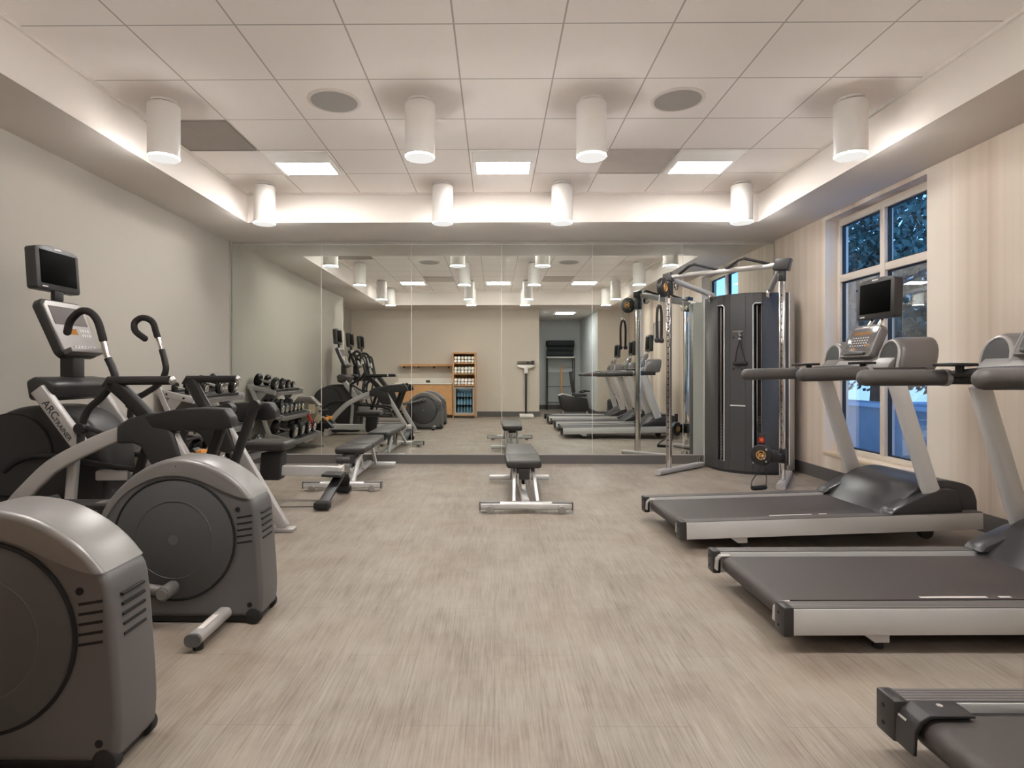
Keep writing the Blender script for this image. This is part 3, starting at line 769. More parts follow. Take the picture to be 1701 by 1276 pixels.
# ------------------------------------------------------------------ stride trainer (far machine of the left row)
def stride():
    ox, yc = -2.1, 3.76
    t = thing('stride_trainer', 'silver and black stride trainer with lettered frame and curved swing handles', 'elliptical trainer', (ox, yc, 0))
    off = (ox, yc, 0)
    def B(mb, name, m, par=None, **k): return mb.build(name, m, par or t, off=off, **k)
    Y = (3.42, 4.10)
    for yi, y in enumerate(Y):
        sy = -1 if yi == 0 else 1
        # curved front leg
        B(MB().tube(cr([(-2.95, y, .08), (-2.90, y, .20), (-2.813, y, .338), (-2.70, y, .46), (-2.6, y, .552), (-2.5, y, .613), (-2.382, y, .672), (-2.28, y, .718), (-2.15, y, .765)], 5), prof=rrect(.05, .085, .012), side=(0, 1, 0)), 'front_leg', 'silver')
        # rear leg
        B(MB().tube([(-1.93, y, .80), (-1.475, y, .03)], prof=rrect(.055, .07, .008), side=(0, 1, 0)), 'rear_leg', 'silver')
        B(MB().box((-1.56, y-.045, 0), (-1.40, y+.045, .026), .008), 'foot_plate', 'silver')
        # joint cover
        j = [(-2.19, .695), (-2.19, .80), (-2.12, .845), (-2.02, .875), (-1.93, .878), (-1.86, .75), (-1.80, .565), (-1.86, .55), (-1.99, .57), (-2.05, .68), (-2.10, .70)]
        B(MB().prism(j, 'y', y-.048, y+.048, .018, 3, 20), 'joint_cover', 'blk2')
        s_ = [(v.x, v.y) for v in cr([Vector((a, c, 0)) for a, c in [(-2.03, .858), (-1.95, .875), (-1.85, .895), (-1.69, .905), (-1.56, .90)]], 4)]+[(-1.525, .85), (-1.515, .79), (-1.58, .778), (-1.87, .772), (-1.98, .79)]
        sh = B(MB().prism(s_, 'y', y-.05, y+.05, .016, 3, 20), 'side_shroud', 'blk')
        B(MB().prism([(-1.563, .888), (-1.53, .846), (-1.515, .79), (-1.535, .788), (-1.55, .845), (-1.575, .886)], 'y', y-.047, y+.047, .004, 1), 'shroud_end_cap', 'cons', sh)
        # fixed handle
        yh = y+sy*(.06 if sy < 0 else .12)
        B(MB().tube(cr([(-1.98, y, .79), (-2.05, y+sy*.02, .88), (-2.13, y+(yh-y)*.6, .975), (-2.195, yh, 1.045)], 3), prof=rrect(.05, .085, .02), side=(0, 1, 0)), 'handle_post', 'blk')
        hh = B(MB().tube([(-2.235, yh, 1.025), (-2.222, yh, 1.062), (-1.87, yh, 1.064)], .026, 14), 'fixed_handle', 'foam')
        B(MB().sphere((-1.855, yh, 1.064), .026, (.8, 1, 1)), 'end_knob', 'chrome', hh)
        # mast
        ym = 3.475 if yi == 0 else 3.965
        ms = B(MB().tube([(-2.715, ym, 1.01), (-2.455, ym, .66)], prof=rrect(.05, .088, .012), side=(0, 1, 0)), 'mast', 'silver')
        if yi == 0:
            dx = Vector((.26, 0, -.35)).normalized(); up = Vector((dx.z*-1, 0, dx.x))*1
            base = Vector((-2.715, ym-.0262, 1.01))-Vector(off)
            text('ARC', 'lettering', 'ink', ms, .064, frame_mtx(base+dx*.085-up*.022, dx, up))
            text('TRAINER', 'lettering', 'ink', ms, .040, frame_mtx(base+dx*.205-up*.026, dx, up))
        # swing arm
        ya = 3.45 if yi == 0 else 4.06
        q = -.05*sy
        p = [(-2.572, ya+q*1.2, 1.352), (-2.545, ya+q, 1.42), (-2.466, ya+q*.4, 1.472), (-2.395, ya, 1.467), (-2.349, ya, 1.417), (-2.32, ya, 1.325), (-2.293, ya, 1.212), (-2.258, ya, 1.134), (-2.248, ya, 1.064), (-2.324, ya, .964), (-2.402, ya, .89), (-2.441, ya, .79), (-2.45, ya, .66)]
        if yi == 1: p = [(-2.397, ya+q*1.2, 1.343), (-2.467, ya+q, 1.395), (-2.484, ya+q*.6, 1.455), (-2.438, ya+q*.3, 1.49), (-2.38, ya, 1.462), (-2.351, ya, 1.38), (-2.32, ya, 1.29), (-2.293, ya, 1.193), (-2.288, ya, 1.118), (-2.335, ya, 1.03), (-2.43, ya, .965), (-2.52, ya, .90), (-2.54, ya, .72)]
        c5 = cr(p, 5)
        g = B(MB().tube(c5[:27], .0215, 12, dome=.02), 'swing_grip', 'foam')
        B(MB().tube(c5[26:32], .0165, 12), 'grip_sensor', 'chrome', g)
        B(MB().tube(c5[31:], .021, 12), 'swing_arm', 'blk')
        B(MB().cyl((p[-2][0], ya-.03, p[-2][1+1]-.01), (p[-2][0], ya+.03, p[-2][2]-.01), .032, 18), 'arm_hub', 'blk')
        B(MB().tube([(p[-2][0]+.01, ya, p[-2][2]), (-2.2, ya, .71)], .014, 10), 'arm_link', 'blk')
        # hanging leg link and pedal
        yl = 3.56 if yi == 0 else 3.96
        B(MB().tube([(-1.625, yl, .885), (-1.80, yl, .40)], prof=rrect(.045, .062, .018), side=(0, 1, 0)).cyl((-1.622, yl-.03, .888), (-1.622, yl+.03, .888), .037, 20), 'leg_link', 'blk')
        B(MB().tube([(-2.10, yl, .72), (-2.22, yl, .36)], prof=rrect(.04, .05, .012), side=(0, 1, 0)), 'front_link', 'blk')
        B(MB().prism([(-2.30, .33), (-2.28, .42), (-2.25, .37), (-1.86, .36), (-1.82, .40), (-1.80, .33)], 'y', yl-.085, yl+.085, .01, 2), 'pedal', 'blk2')
        B(MB().tube(cr([(-3.02, yl-sy*.03, .50), (-2.90, yl-sy*.02, .58), (-2.70, yl, .60), (-2.3, yl, .53), (-1.98, yl, .50), (-1.84, yl, .44)], 5), .017, 10), 'drive_link', 'blk')
        B(MB().box((-2.42, yl-.03, .455), (-2.22, yl+.03, .515), .01), 'link_bracket', 'silver')
        B(MB().tube([(-2.20, yl-sy*.05, .48), (-2.24, yl-sy*.05, .12)], prof=rrect(.035, .045, .006), side=(0, 1, 0)), 'link_post', 'silver')
        B(MB().tube([(-2.52, ym+sy*-.02, .60), (-2.56, ym-sy*.02, .10)], prof=rrect(.05, .05, .008), side=(0, 1, 0)), 'inner_post', 'silver')
    # flywheel housing
    hp = cr([Vector((a, c, 0)) for a, c in [(-2.42, .05), (-2.40, .35), (-2.41, .62), (-2.48, .77), (-2.62, .875), (-2.80, .905), (-2.98, .885), (-3.12, .80), (-3.2, .6), (-3.22, .3), (-3.2, .05)]], 4)
    B(MB().prism([(v.x, v.y) for v in hp], 'y', 3.60, 3.92, .04, 3, 40), 'housing', 'blk2')
    for y, sy in ((3.60, -1), (3.92, 1)):
        d = B(MB().lathe([(0, 0), (.25, 0), (.25, .012*sy), (0, .018*sy)], (-2.98, y, .60), 48, 'y'), 'disc_cover', 'blk2')
        B(MB().ring((-2.98, y+.006*sy, .60), .253, .007, 'y', 48, 8), 'seam', 'groove', d)
    console_unit_off2(t, -2.80, off)
    # base
    B(MB().box((-3.05, 3.70, .05), (-1.50, 3.82, .13), .01), 'main_beam', 'silver')
    B(MB().tube([(-2.95, 3.38, .05), (-2.95, 4.14, .05)], prof=rrect(.08, .08, .015), side=(1, 0, 0)), 'front_stabilizer', 'silver')
    B(MB().tube([(-1.62, 3.42, .04), (-1.62, 4.10, .04)], prof=rrect(.06, .06, .012), side=(1, 0, 0)), 'rear_stabilizer', 'silver')
    return t
def console_unit_off2(t, x, off):
    before = set(bpy.data.objects)
    console_unit(t, x)
    for o in [q for q in bpy.data.objects if q not in before and q.type == 'MESH']:
        o.data.transform(Matrix.Translation((-off[0], 0, 0)))
stride()

# ------------------------------------------------------------------ rowing machine
def rower():
    o_ = (-2.2, 5.12, 0)
    t = thing('rowing_machine', 'rowing machine with silver rail and black seat, behind the stride trainer', 'rowing machine', o_)
    def B(mb, name, m, par=None, **k): return mb.build(name, m, par or t, off=o_, **k)
    y = 5.12
    B(MB().tube([(-2.62, y, .265), (-1.34, y, .25)], prof=rrect(.06, .085, .006), side=(0, 1, 0)), 'rail', 'alu')
    B(MB().tube([(-1.36, y, .25), (-1.325, y, .25)], prof=rrect(.075, .10, .02), side=(0, 1, 0)), 'rail_end_cap', 'wlabel')
    B(MB().prism([(-2.03, .255), (-2.02, .42), (-1.84, .42), (-1.86, .18), (-2.01, .18)], 'y', y-.075, y+.075, .012, 2), 'seat_carriage', 'blk')
    st = MB().box((-2.16, y-.15, .44), (-1.78, y+.15, .52), .03, 4); B(st, 'seat', 'vinyl')
    # rear leg with floor bar
    B(MB().prism([(-1.30, .225), (-1.46, .235), (-1.46, .255), (-1.30, .25)], 'y', y-.20, y-.02, .004, 1), 'leg_bracket', 'blk')
    B(MB().tube([(-1.34, y-.05, .225), (-1.36, y-.20, .15), (-1.385, y-.37, .06)], prof=rrect(.09, .02, .006), side=(1, 0, 0)), 'leg', 'blk')
    B(MB().tube([(-1.34, y+.05, .225), (-1.36, y+.20, .15), (-1.385, y+.25, .06)], prof=rrect(.09, .02, .006), side=(1, 0, 0)), 'leg', 'blk')
    for yy in (y-.40, y+.27):
        B(MB().box((-1.455, yy-.045, .012), (-1.325, yy+.045, .072), .018, 3), 'foot', 'rubber')
    B(MB().tube([(-1.44, y-.40, .03), (-1.85, y-.34, .012), (-2.2, y-.3, .012)], .004, 6), 'strap_cord', 'blk2')
    # flywheel, shroud, front legs
    B(MB().lathe([(0, -.07), (.20, -.07), (.235, -.05), (.24, 0), (.235, .05), (.20, .07), (0, .07)], (-2.98, y, .47), 40, 'y'), 'flywheel_cage', 'cage')
    B(MB().prism([(-3.19, .30), (-3.2, .60), (-3.08, .74), (-2.88, .74), (-2.74, .60), (-2.80, .58), (-2.92, .66), (-3.05, .66), (-3.13, .56), (-3.13, .32)], 'y', y-.085, y+.085, .012, 2), 'shroud', 'lensgrey')
    B(MB().tube([(-2.95, y, .30), (-2.60, y, .27)], prof=rrect(.06, .09, .01), side=(0, 1, 0)), 'neck', 'blk')
    B(MB().tube([(-2.98, y-.28, .03), (-2.98, y+.28, .03)], prof=rrect(.06, .05, .015), side=(1, 0, 0)), 'front_foot', 'silver')
    for sy in (-1, 1):
        B(MB().tube([(-2.98, y+sy*.22, .04), (-2.95, y+sy*.06, .34)], .022, 12), 'front_leg', 'silver')
        fp = B(MB().prism([(-2.70, .42), (-2.68, .44), (-2.52, .28), (-2.52, .25), (-2.55, .25)], 'y', y+sy*.06, y+sy*.17, .004, 1), 'footrest', 'blk')
        B(MB().box((-2.655, y+sy*.115-.055, .37), (-2.60, y+sy*.115+.055, .42), .006), 'foot_strap', 'orange', fp)
    B(MB().tube([(-2.70, y-.22, .52), (-2.70, y+.22, .52)], .014, 10), 'pull_handle', 'foam')
    return t
rower()

# ------------------------------------------------------------------ benches
def bench(label, cat='bench'):
    """front stabiliser at y=0, runs +Y"""
    t = thing('workout_bench', label, cat)
    s = MB().tube([(-.365, 0, .055), (.365, 0, .055)], prof=rrect(.07, .058, .018), side=(0, 1, 0)).build('front_stabilizer', 'alu', t)
    for sx in (-1, 1):
        a, b_ = sorted((sx*.205, sx*.365))
        MB().box((a, -.0365, .082), (b_, .0365, .088), .004).build('grip_pad', 'cons', s)
        MB().box((sx*.365-.006, -.038, .022), (sx*.365+.006, .038, .088), .004).build('end_cap', 'hous_d', s)
        MB().cyl((sx*.28, -.052, .03), (sx*.28, -.02, .03), .03, 18, bev=.005).build('wheel', 'cons_l', s)
    MB().tube([(-.30, 1.30, .05), (.30, 1.30, .05)], prof=rrect(.06, .05, .015), side=(0, 1, 0)).build('rear_stabilizer', 'alu', t)
    MB().tube([(0, .05, .07), (0, 1.28, .07)], prof=rrect(.06, .05, .01), side=(1, 0, 0)).build('main_beam', 'alu', t)
    for sx in (-1, 1):
        MB().tube([(sx*.095, .02, .07), (sx*.085, .28, .21), (sx*.08, .50, .31)], prof=rrect(.03, .05, .008), side=(1, 0, 0)).build('front_leg', 'alu', t)
        MB().tube([(sx*.08, 1.25, .07), (sx*.08, 1.02, .30)], prof=rrect(.03, .05, .008), side=(1, 0, 0)).build('rear_leg', 'alu', t)
        MB().tube([(sx*.06, .62, .10), (sx*.06, .50, .29)], .014, 8).build('seat_strut', 'chrome', t)
    MB().box((-.055, .33, .25), (.055, 1.30, .30), .006).build('seat_frame', 'blk2', t)
    MB().box((-.045, .27, .21), (.045, .36, .30), .008).build('front_bracket', 'blk2', t)
    # notched adjuster
    a_ = MB().prism([(.36, .10), (.66, .12), (.80, .27), (.74, .28), (.62, .18), (.36, .16)], 'x', -.02, .02, .004, 1); a_.build('adjuster', 'chrome', t)
    MB().tube([(0, .52, .28), (0, .46, .16)], .012, 8).build('adjust_lever', 'blk', t)
    MB().box((-.035, .52, .10), (.035, .535, .25)).build('instruction_label', 'wlabel', t)
    # pads
    def pad(y0, y1, w0, w1, z0=.345, z1=.415):
        pts = [(-w0, y0), (w0, y0), (w1, y1), (-w1, y1)]
        return MB().prism(pts, 'z', z0-.045, z1-.045, .026, 4, 40)
    pad(.28, .68, .148, .16).build('seat_pad', 'vinyl', t)
    pad(.69, 1.52, .16, .135).build('back_pad', 'vinyl', t)
    return t
B1 = bench('black padded workout bench standing straight in the middle of the floor'); B1.location = (.247, 4.66, 0)
B2 = dup(B1, (-1.435, 5.52, 0), R(1.0), 'angled black workout bench on the left, beside the rowing machine')
# round plate and roller on the angled bench only
MB().lathe([(0, -.016), (.046, -.016), (.05, 0), (.046, .016), (0, .016)], (-.13, .06, .16), 24, 'y').build('adjuster_knob', 'cons_l', B2)
MB().cyl((-.12, .25, .25), (.02, .25, .25), .034, 20, bev=.01).build('leg_roller', 'vinyl', B2)
for o in (B1, B2): o['group'] = 'workout benches'

# ------------------------------------------------------------------ dumbbell rack
def rack():
    t = thing('dumbbell_rack', 'three tier silver dumbbell rack against the left wall by the mirror', 'dumbbell rack', (-3.0, 6.15, 0))
    off = (-3.0, 6.15, 0)
    def B(mb, name, m, par=None, **k): return mb.build(name, m, par or t, off=off, **k)
    y0, y1 = 5.58, 6.70
    tiers = [(-3.235, .93, -2.87, .845), (-3.13, .60, -2.765, .515), (-3.0, .29, -2.62, .205)]
    for (xb, zb, xf, zf) in tiers:
        sl = (zf-zb)/(xf-xb)
        for y in (y0, y1):
            br = B(MB().tube([(xb, y, zb), (xf, y, zf)], prof=rrect(.035, .062, .006), side=(0, 1, 0)), 'bracket', 'silver')
            bt = MB()
            for f in (.3, .75): bt.cyl((xb+(xf-xb)*f, y-.022, zb+(zf-zb)*f), (xb+(xf-xb)*f, y-.016, zb+(zf-zb)*f), .011, 10)
            B(bt, 'bolt', 'groove', br)
        for f in (.16, .78):
            xx = xb+(xf-xb)*f; zz = zb+(zf-zb)*f
            B(MB().tube([(xx, y0+.018, zz+.012), (xx, y1-.018, zz+.012)], prof=rrect(.05, .02, .004), side=(1, 0, 0)), 'shelf_rail', 'blk')
        B(MB().prism([(xb+.05, zb-.015+.05*sl), (xf, zf-.0), (xf, zf-.04), (xb+.05, zb-.055+.05*sl)], 'y', y0+.02, y1-.02), 'shelf_tray', 'cons')
    for y in (y0, y1):
        B(MB().tube([(-3.21, y, .96), (-3.06, y, .62), (-2.86, y, .03)], prof=rrect(.045, .055, .008), side=(0, 1, 0)), 'upright', 'silver')
        B(MB().tube([(-3.22, y, .03), (-2.56, y, .03)], prof=rrect(.05, .05, .012), side=(0, 1, 0)), 'floor_foot', 'silver')
        B(MB().prism([(-3.09, .88), (-3.16, .80), (-3.10, .70), (-2.97, .86)], 'y', y-.004, y+.004), 'gusset', 'silver')
    B(MB().tube([(-3.2, y0, .07), (-3.2, y1, .07)], prof=rrect(.04, .05, .008), side=(1, 0, 0)), 'rear_beam', 'silver')
    return t, tiers
RK, tiers = rack()
def dumbbell():
    t = thing('dumbbell', '', 'dumbbell')
    MB().lathe([(.0, -.10), (.014, -.10), (.0165, -.03), (.0165, .03), (.014, .10), (0, .10)], (0, 0, 0), 14, 'x').build('handle', 'chrome', t)
    for sx in (-1, 1):
        pr = [(0, .075), (.055, .075), (.070, .081), (.078, .091), (.078, .100), (.071, .104), (.078, .108), (.078, .121), (.070, .131), (.05, .135), (0, .135)]
        h = MB().lathe([(r, z*sx) for r, z in pr], (0, 0, 0), 24, 'x').build('head', 'gloss', t)
        MB().lathe([(0, .133*sx), (.052, .133*sx), (.050, .1385*sx), (.034, .1385*sx), (.032, .135*sx), (0, .137*sx)], (0, 0, 0), 20, 'x').build('end_plate', 'chrome', h)
    return t
DB = dumbbell(); first = True
ordn = ['nearest the camera', 'second from the camera', 'third from the camera', 'fourth from the camera', 'fifth from the camera', 'closest to the mirror']
specs = []
for k, (y, s) in enumerate(((5.70, .62), (5.97, .82), (6.26, 1.0), (6.55, 1.1))): specs.append((0, y, s, ['nearest the camera', 'second from the camera', 'third from the camera', 'closest to the mirror'][k]))
for k in range(6): specs.append((1, 5.70+k*.176, .86+.03*k, ordn[k]))
for k in range(4): specs.append((2, (5.70, 5.965, 6.265, 6.565)[k], 1.12+.03*k, ['nearest the camera', 'second from the camera', 'third from the camera', 'closest to the mirror'][k]))
tn = ['top', 'middle', 'bottom']; rdb = random.Random(5)
for ti, y, s, nm in specs:
    xb, zb, xf, zf = tiers[ti]; f = .47
    o = DB if first else dup(DB); first = False
    a = math.atan2(zb-zf, xf-xb)
    o.location = (xb+(xf-xb)*f+.075*s*math.sin(a), y, zb+(zf-zb)*f+.022+.075*s*math.cos(a)); o.scale = (s*1.0, s, s); o.rotation_euler = (Matrix.Rotation(a, 3, 'Y') @ Matrix.Rotation(R(rdb.uniform(-3, 3)), 3, 'Z')).to_euler()
    o['label'] = 'black round-headed dumbbell on the %s rack tier, %s' % (tn[ti], nm); o['group'] = 'dumbbells on the %s tier' % tn[ti]
# cards hanging at the rack end
c1 = MB().box((-2.80, 5.558, .50), (-2.70, 5.56, .64)).build('information_card', 'paper'); tag(c1, 'upright cream paper card hanging from the near end of the dumbbell rack', 'card')
c2 = MB().box((-.045, -.001, -.06), (.045, .001, .06), rot=Matrix.Rotation(R(35), 3, 'Y')).build('information_card', 'paper'); c2.location = (-2.66, 5.54, .42); tag(c2, 'tilted cream paper card below the other card on the dumbbell rack', 'card')
rb = MB().tube(cr([(-2.725, 5.83, .51), (-2.69, 5.83, .40), (-2.66, 5.84, .32), (-2.65, 5.86, .40), (-2.70, 5.87, .51)], 5), .013, 8).build('resistance_band', 'red'); tag(rb, 'red resistance band hanging from the middle rack tier', 'resistance band')

# ------------------------------------------------------------------ cable machine
def emblem(mb, c, axis_pts, r=.036):
    pass
def cable_machine():
    rz = math.atan2(-.64, .77)
    t = thing('cable_machine', 'tall dark grey corner cable machine with chrome posts and pull-up bar', 'cable machine', (2.68, 6.50, 0), rz)
    H = 1.985
    def plan(k=1.): return [(-.46, .25), (-.24, .055), (-.082, 0), (.082, 0), (.24, .055), (.46, .25), (.46, .475), (-.44, .475)]
    # tower shell with slots: build as panels
    b = MB()
    b.prism([(-.082, 0), (.082, 0), (.082, .06), (-.082, .06)], 'z', .03, H, .004, 1)
    b.prism([(-.082, .0), (-.155, .026), (-.155, .1), (-.082, .1)], 'z', .03, H, .003, 1); b.prism([(.082, .0), (.155, .026), (.155, .1), (.082, .1)], 'z', .03, H, .003, 1)
    for s in (-1, 1):
        o1 = [(s*.235, .053), (s*.46, .25), (s*.46, .475), (s*.235, .475)]
        b.prism(o1, 'z', .03, H, .006, 1)
        sl = [(s*.155, .026), (s*.235, .053), (s*.235, .1), (s*.155, .1)]
        b.prism(sl, 'z', 1.86, H, 0); b.prism(sl, 'z', .03, .12, 0)
    b.prism([(-.24, .12), (.24, .12), (.24, .475), (-.24, .475)], 'z', H-.05, H-.01)
    sh = b.build('tower_shell', 'hous_tower', t)
    MB().prism([(-.24, .14), (.24, .14), (.24, .47), (-.24, .47)], 'z', .03, H-.05).build('inner_frame', 'groove', t)
    for s in (-1, 1):
        MB().tube([(s*.155, .022, .12), (s*.155, .022, 1.85), (s*.175, .024, 1.87), (s*.232, .048, 1.87)], .006, 8).build('slot_edge', 'alu', sh)
        g = MB(); 
        for q in (.172, .218): g.cyl((s*q, .105, .12), (s*q, .105, 1.85), .008, 10)
        g.build('guide_rod', 'chrome', t)
        ws = MB()
        for k in range(14): ws.box((s*.195-.036, .108, .13+k*.036), (s*.195+.036, .138, .162+k*.036), .002, 1)
        ws.build('weight_stack', 'blk', t)
        MB().box((s*.46-.006, .25, .03), (s*.46+.006, .47, H)).build('edge_strip', 'alu', t)
    MB().box((-.082, -.004, .74), (.082, .0, .755), .001, 1).build('seam_strip', 'alu', sh)
    hl = MB()
    for zz in (1.15, 1.50):
        for xx in (-.045, .045): hl.cyl((xx, -.003, zz), (xx, .001, zz), .011, 12)
    hl.build('mounting_hole', 'groove', sh)
    MB().box((-.06, -.006, 1.56), (.06, .0, 1.575), .002, 1).cyl((.03, -.03, 1.555), (.03, 0, 1.555), .008, 8).build('accessory_hook', 'chrome', t)
    MB().prism(plan(), 'z', 0.0, .034, .004, 1).build('base_plate', 'blk', t)
    # feet
    for s in (-1, 1):
        MB().tube([(s*.47, .18, .035), (s*.615, -.72, .035)], prof=rrect(.085, .055, .02), side=(1, 0, 0)).build('floor_foot', 'silver', t)
        lp = MB()
        for q in (.10, .16): lp.tube([(s*.478, q, .05), (s*.478, q, .12), (s*.478, q+.02, .12), (s*.478, q+.02, .05)], .006, 6, side=(1, 0, 0))
        lp.build('band_peg', 'chrome', t)
        px, py = s*.575, -.50
        MB().box((px-.024, py-.024, .05), (px+.024, py+.024, 2.13), .004).build('post', 'chrome', t)
        hs = MB()
        for k in range(24): hs.cyl((px, py-.0255, .30+k*.068), (px, py-.022, .30+k*.068), .007, 8)
        hs.build('pin_hole', 'groove', t)
        MB().box((px-.03, py-.03, 2.0), (px+.03, py+.03, 2.17), .006).build('post_cap', 'blk', t)
        # arm back to the tower
        MB().tube([(px, py, 2.15), (s*.30, .10, 1.995)], .03, 14).build('top_arm', 'silver', t)
        MB().cyl((s*.31-.012, .03, 1.96), (s*.31+.012, .03, 1.96), .055, 24, bev=.004).build('guide_pulley', 'chrome', t)
        MB().cyl((s*.53-.01, -.40, 2.075), (s*.53+.01, -.40, 2.075), .05, 24, bev=.004).build('guide_pulley', 'chrome', t)
        # travelling pulley carriage
        zc = 2.03 if s < 0 else .30
        car = MB().box((px-.036, py-.036, zc-.07), (px+.036, py+.036, zc+.07), .006).box((px-s*.0-.02, py-.10, zc-.03), (px+.02, py-.02, zc+.03), .006).build('pulley_carriage', 'blk', t)
        ax = 'x' if s < 0 else 'y'
        cx_, cy_ = (px, py-.16) if s < 0 else (px-.17, py-.06)
        def Q(u, v, w): return (cx_+u, cy_+v, zc+w) if s < 0 else (cx_+v, cy_+u, zc+w)   # u along the pulley axis
        MB().cyl(Q(-.03, 0, 0), Q(.03, 0, 0), .105, 36, bev=.012, seg=3).build('pulley_guard', 'blk', car)
        if s > 0: MB().box((cx_, cy_-.02, zc-.06), (px, cy_+.03, zc+.06), .008).build('pulley_arm', 'blk', car)
        for ss in (-1, 1):
            e = MB(); u = ss*.0315
            e.ring(Q(u, 0, 0), .042, .0045, ax, 28, 6)
            for v0, v1, w0, w1 in ((-.026, -.017, -.032, .032), (.017, .026, -.032, .032), (-.02, .02, -.005, .005)):
                a, b_ = Q(u-.002, v0, w0), Q(u+.002, v1, w1); e.box(a, b_)
            e.ring(Q(u, 0, 0), .016, .004, ax, 18, 6)
            e.build('emblem', 'gold', car)
            for w in (-.06, .06): MB().cyl(Q(u-.003*ss, .05, w), Q(u+.003*ss, .05, w), .011, 10).build('bolt', 'chrome', car)
        if s > 0:
            MB().box((cx_-.03, cy_-.012, zc+.10), (cx_+.03, cy_+.012, zc+.215), .005).build('warning_plate', 'blk', car)
            MB().box((cx_-.024, cy_-.0145, zc+.125), (cx_+.024, cy_-.012, zc+.175)).build('warning_label', 'red', car)
            MB().cyl((cx_, cy_-.0165, zc+.15), (cx_, cy_-.0145, zc+.15), .011, 12).build('warning_symbol', 'gold', car)
        else:
            MB().box((px-.025, py-.032, zc-.16), (px+.025, py-.0275, zc-.10)).build('label_sticker', 'wlabel', car)
        # cable
        MB().tube([(px+s*.0, py-.05, zc), (px, py-.05, .06 if s < 0 else 2.05)], .004, 6).build('cable', 'blk', t)
    # crossbar + angled grips
    z = 2.165
    MB().tube([(-.575, -.50, z), (.575, -.50, z)], .026, 16).build('crossbar', 'silver', t)
    MB().prism([(-.075, -.05), (.06, -.06), (.085, .05), (-.05, .055)], 'y', -.56, -.44, .006, 2).xf(Matrix.Translation((.575, 0, z))).build('corner_cap', 'blk2', t)
    MB().prism([(-.05, -.05), (.05, -.05), (.03, .05), (-.06, .03)], 'y', -.54, -.46, .006, 2).xf(Matrix.Translation((-.575, 0, z))).build('corner_cap', 'blk2', t)
    for x0 in (-.47, .03):
        MB().tube([(x0, -.50, z+.01), (x0+.16, -.60, z+.075), (x0+.22, -.61, z+.085), (x0+.43, -.50, z+.02)], .014, 10, side=(0, 1, 0)).build('pull_up_grip', 'foam', t)
    return t
M['hous_tower'] = mat('tower charcoal plastic', srgb(66, 65, 65), .40, .1, var=.04, nscale=3)
CM = cable_machine()
cmm = Matrix.Translation((2.68, 6.50, 0)) @ Matrix.Rotation(math.atan2(-.64, .77), 4, 'Z')
def CW(x, y, z): return cmm @ Vector((x, y, z))
# rope attachment hanging from the left pulley
p = CW(-.575, -.75, 0)
rp = thing('rope_handle', 'black braided rope handle hanging from the left post pulley of the cable machine', 'rope handle', (p.x, p.y, 0))
MB().tube([(0, 0, 1.945), (0, 0, 1.86)], .006, 8).ring((0, 0, 1.845), .02, .004, 'y', 16, 6).build('snap_hook', 'chrome', rp)
for s in (-1, 1):
    MB().tube(cr([(0, 0, 1.83), (s*.02, s*.012, 1.80), (s*.03, s*.02, 1.70), (s*.028, s*.02, 1.48)], 6), .015, 10, side=(0, 1, 0)).build('rope', 'rope', rp)
    MB().lathe([(0, 0), (.02, 0), (.028, .02), (.028, .035), (.018, .05), (0, .05)], (s*.028, s*.02, 1.43), 16).build('end_knob', 'rubber', rp)
# strap handle hanging on the tower
p = CW(.03, -.035, 0)
hd = thing('strap_handle', 'black strap handle hanging on the front of the cable machine tower', 'handle', (p.x, p.y, 0), math.atan2(-.64, .77))
MB().ring((0, 0, 1.53), .022, .004, 'x', 16, 6).sphere((0, 0, 1.48), .018).build('snap_hook', 'chrome', hd)
for s in (-1, 1): MB().tube([(0, 0, 1.465), (s*.03, 0, 1.35), (s*.055+.01, 0, 1.225)], prof=rrect(.022, .005, .002), side=(0, 1, 0)).build('strap', 'rubber', hd)
MB().tube([(-.065, 0, 1.215), (.085, 0, 1.215)], .018, 14).build('grip', 'foam', hd)
# floor handle on the right pulley
p = CW(.46, -.80, 0)
fh = thing('strap_handle', 'black strap handle lying on the floor under the right post pulley', 'handle', (p.x, p.y, 0), R(20))
MB().tube([(-.10, 0, .022), (.06, 0, .022)], .02, 14).build('grip', 'foam', fh)
MB().tube(cr([(-.10, 0, .022), (-.06, .05, .07), (.06, .07, .18), (.11, .08, .27)], 5), prof=rrect(.022, .005, .002), side=(0, 0, 1)).build('strap', 'rubber', fh)
MB().tube(cr([(.06, 0, .022), (.10, .03, .08), (.12, .06, .18), (.11, .08, .27)], 5), prof=rrect(.022, .005, .002), side=(0, 0, 1)).build('strap', 'rubber', fh)
MB().ring((.11, .08, .29), .02, .004, 'y', 16, 6).build('snap_hook', 'chrome', fh)

# ------------------------------------------------------------------ behind the camera (seen in the mirror)
# counter, shelf
cb = thing('base_cabinet', 'oak base cabinet under a white counter, seen in the mirror', 'cabinet', (-1.75, YR+.02, 0))
o = MB().box((-.70, .0, .08), (.70, .50, .83)).build('body', 'wood', cb)
MB().box((-.68, .02, 0), (.68, .44, .08)).build('plinth', 'base', cb)
for k in range(3): 
    d = MB().box((-.695+k*.465, .50, .095), (-.695+k*.465+.459, .52, .82), .002, 1).build('door', 'wood', cb)
ct = MB().box((-2.46, YR, .832), (-1.045, YR+.56, .868), .004).build('countertop', 'counter'); tag(ct, 'white countertop on the oak cabinet, seen in the mirror', 'countertop')
bs = MB().box((-2.46, YR, .870), (-1.045, YR+.015, .98)).build('backsplash', 'counter'); tag(bs, 'white upstand along the wall above the counter', 'backsplash')
ws = thing('wall_shelf', 'long oak wall shelf with coat hooks above the counter, seen in the mirror', 'shelf', (-1.72, YR, 1.28))
MB().box((-.68, 0, 0), (.66, .22, .055), .003, 1).build('board', 'wood', ws)
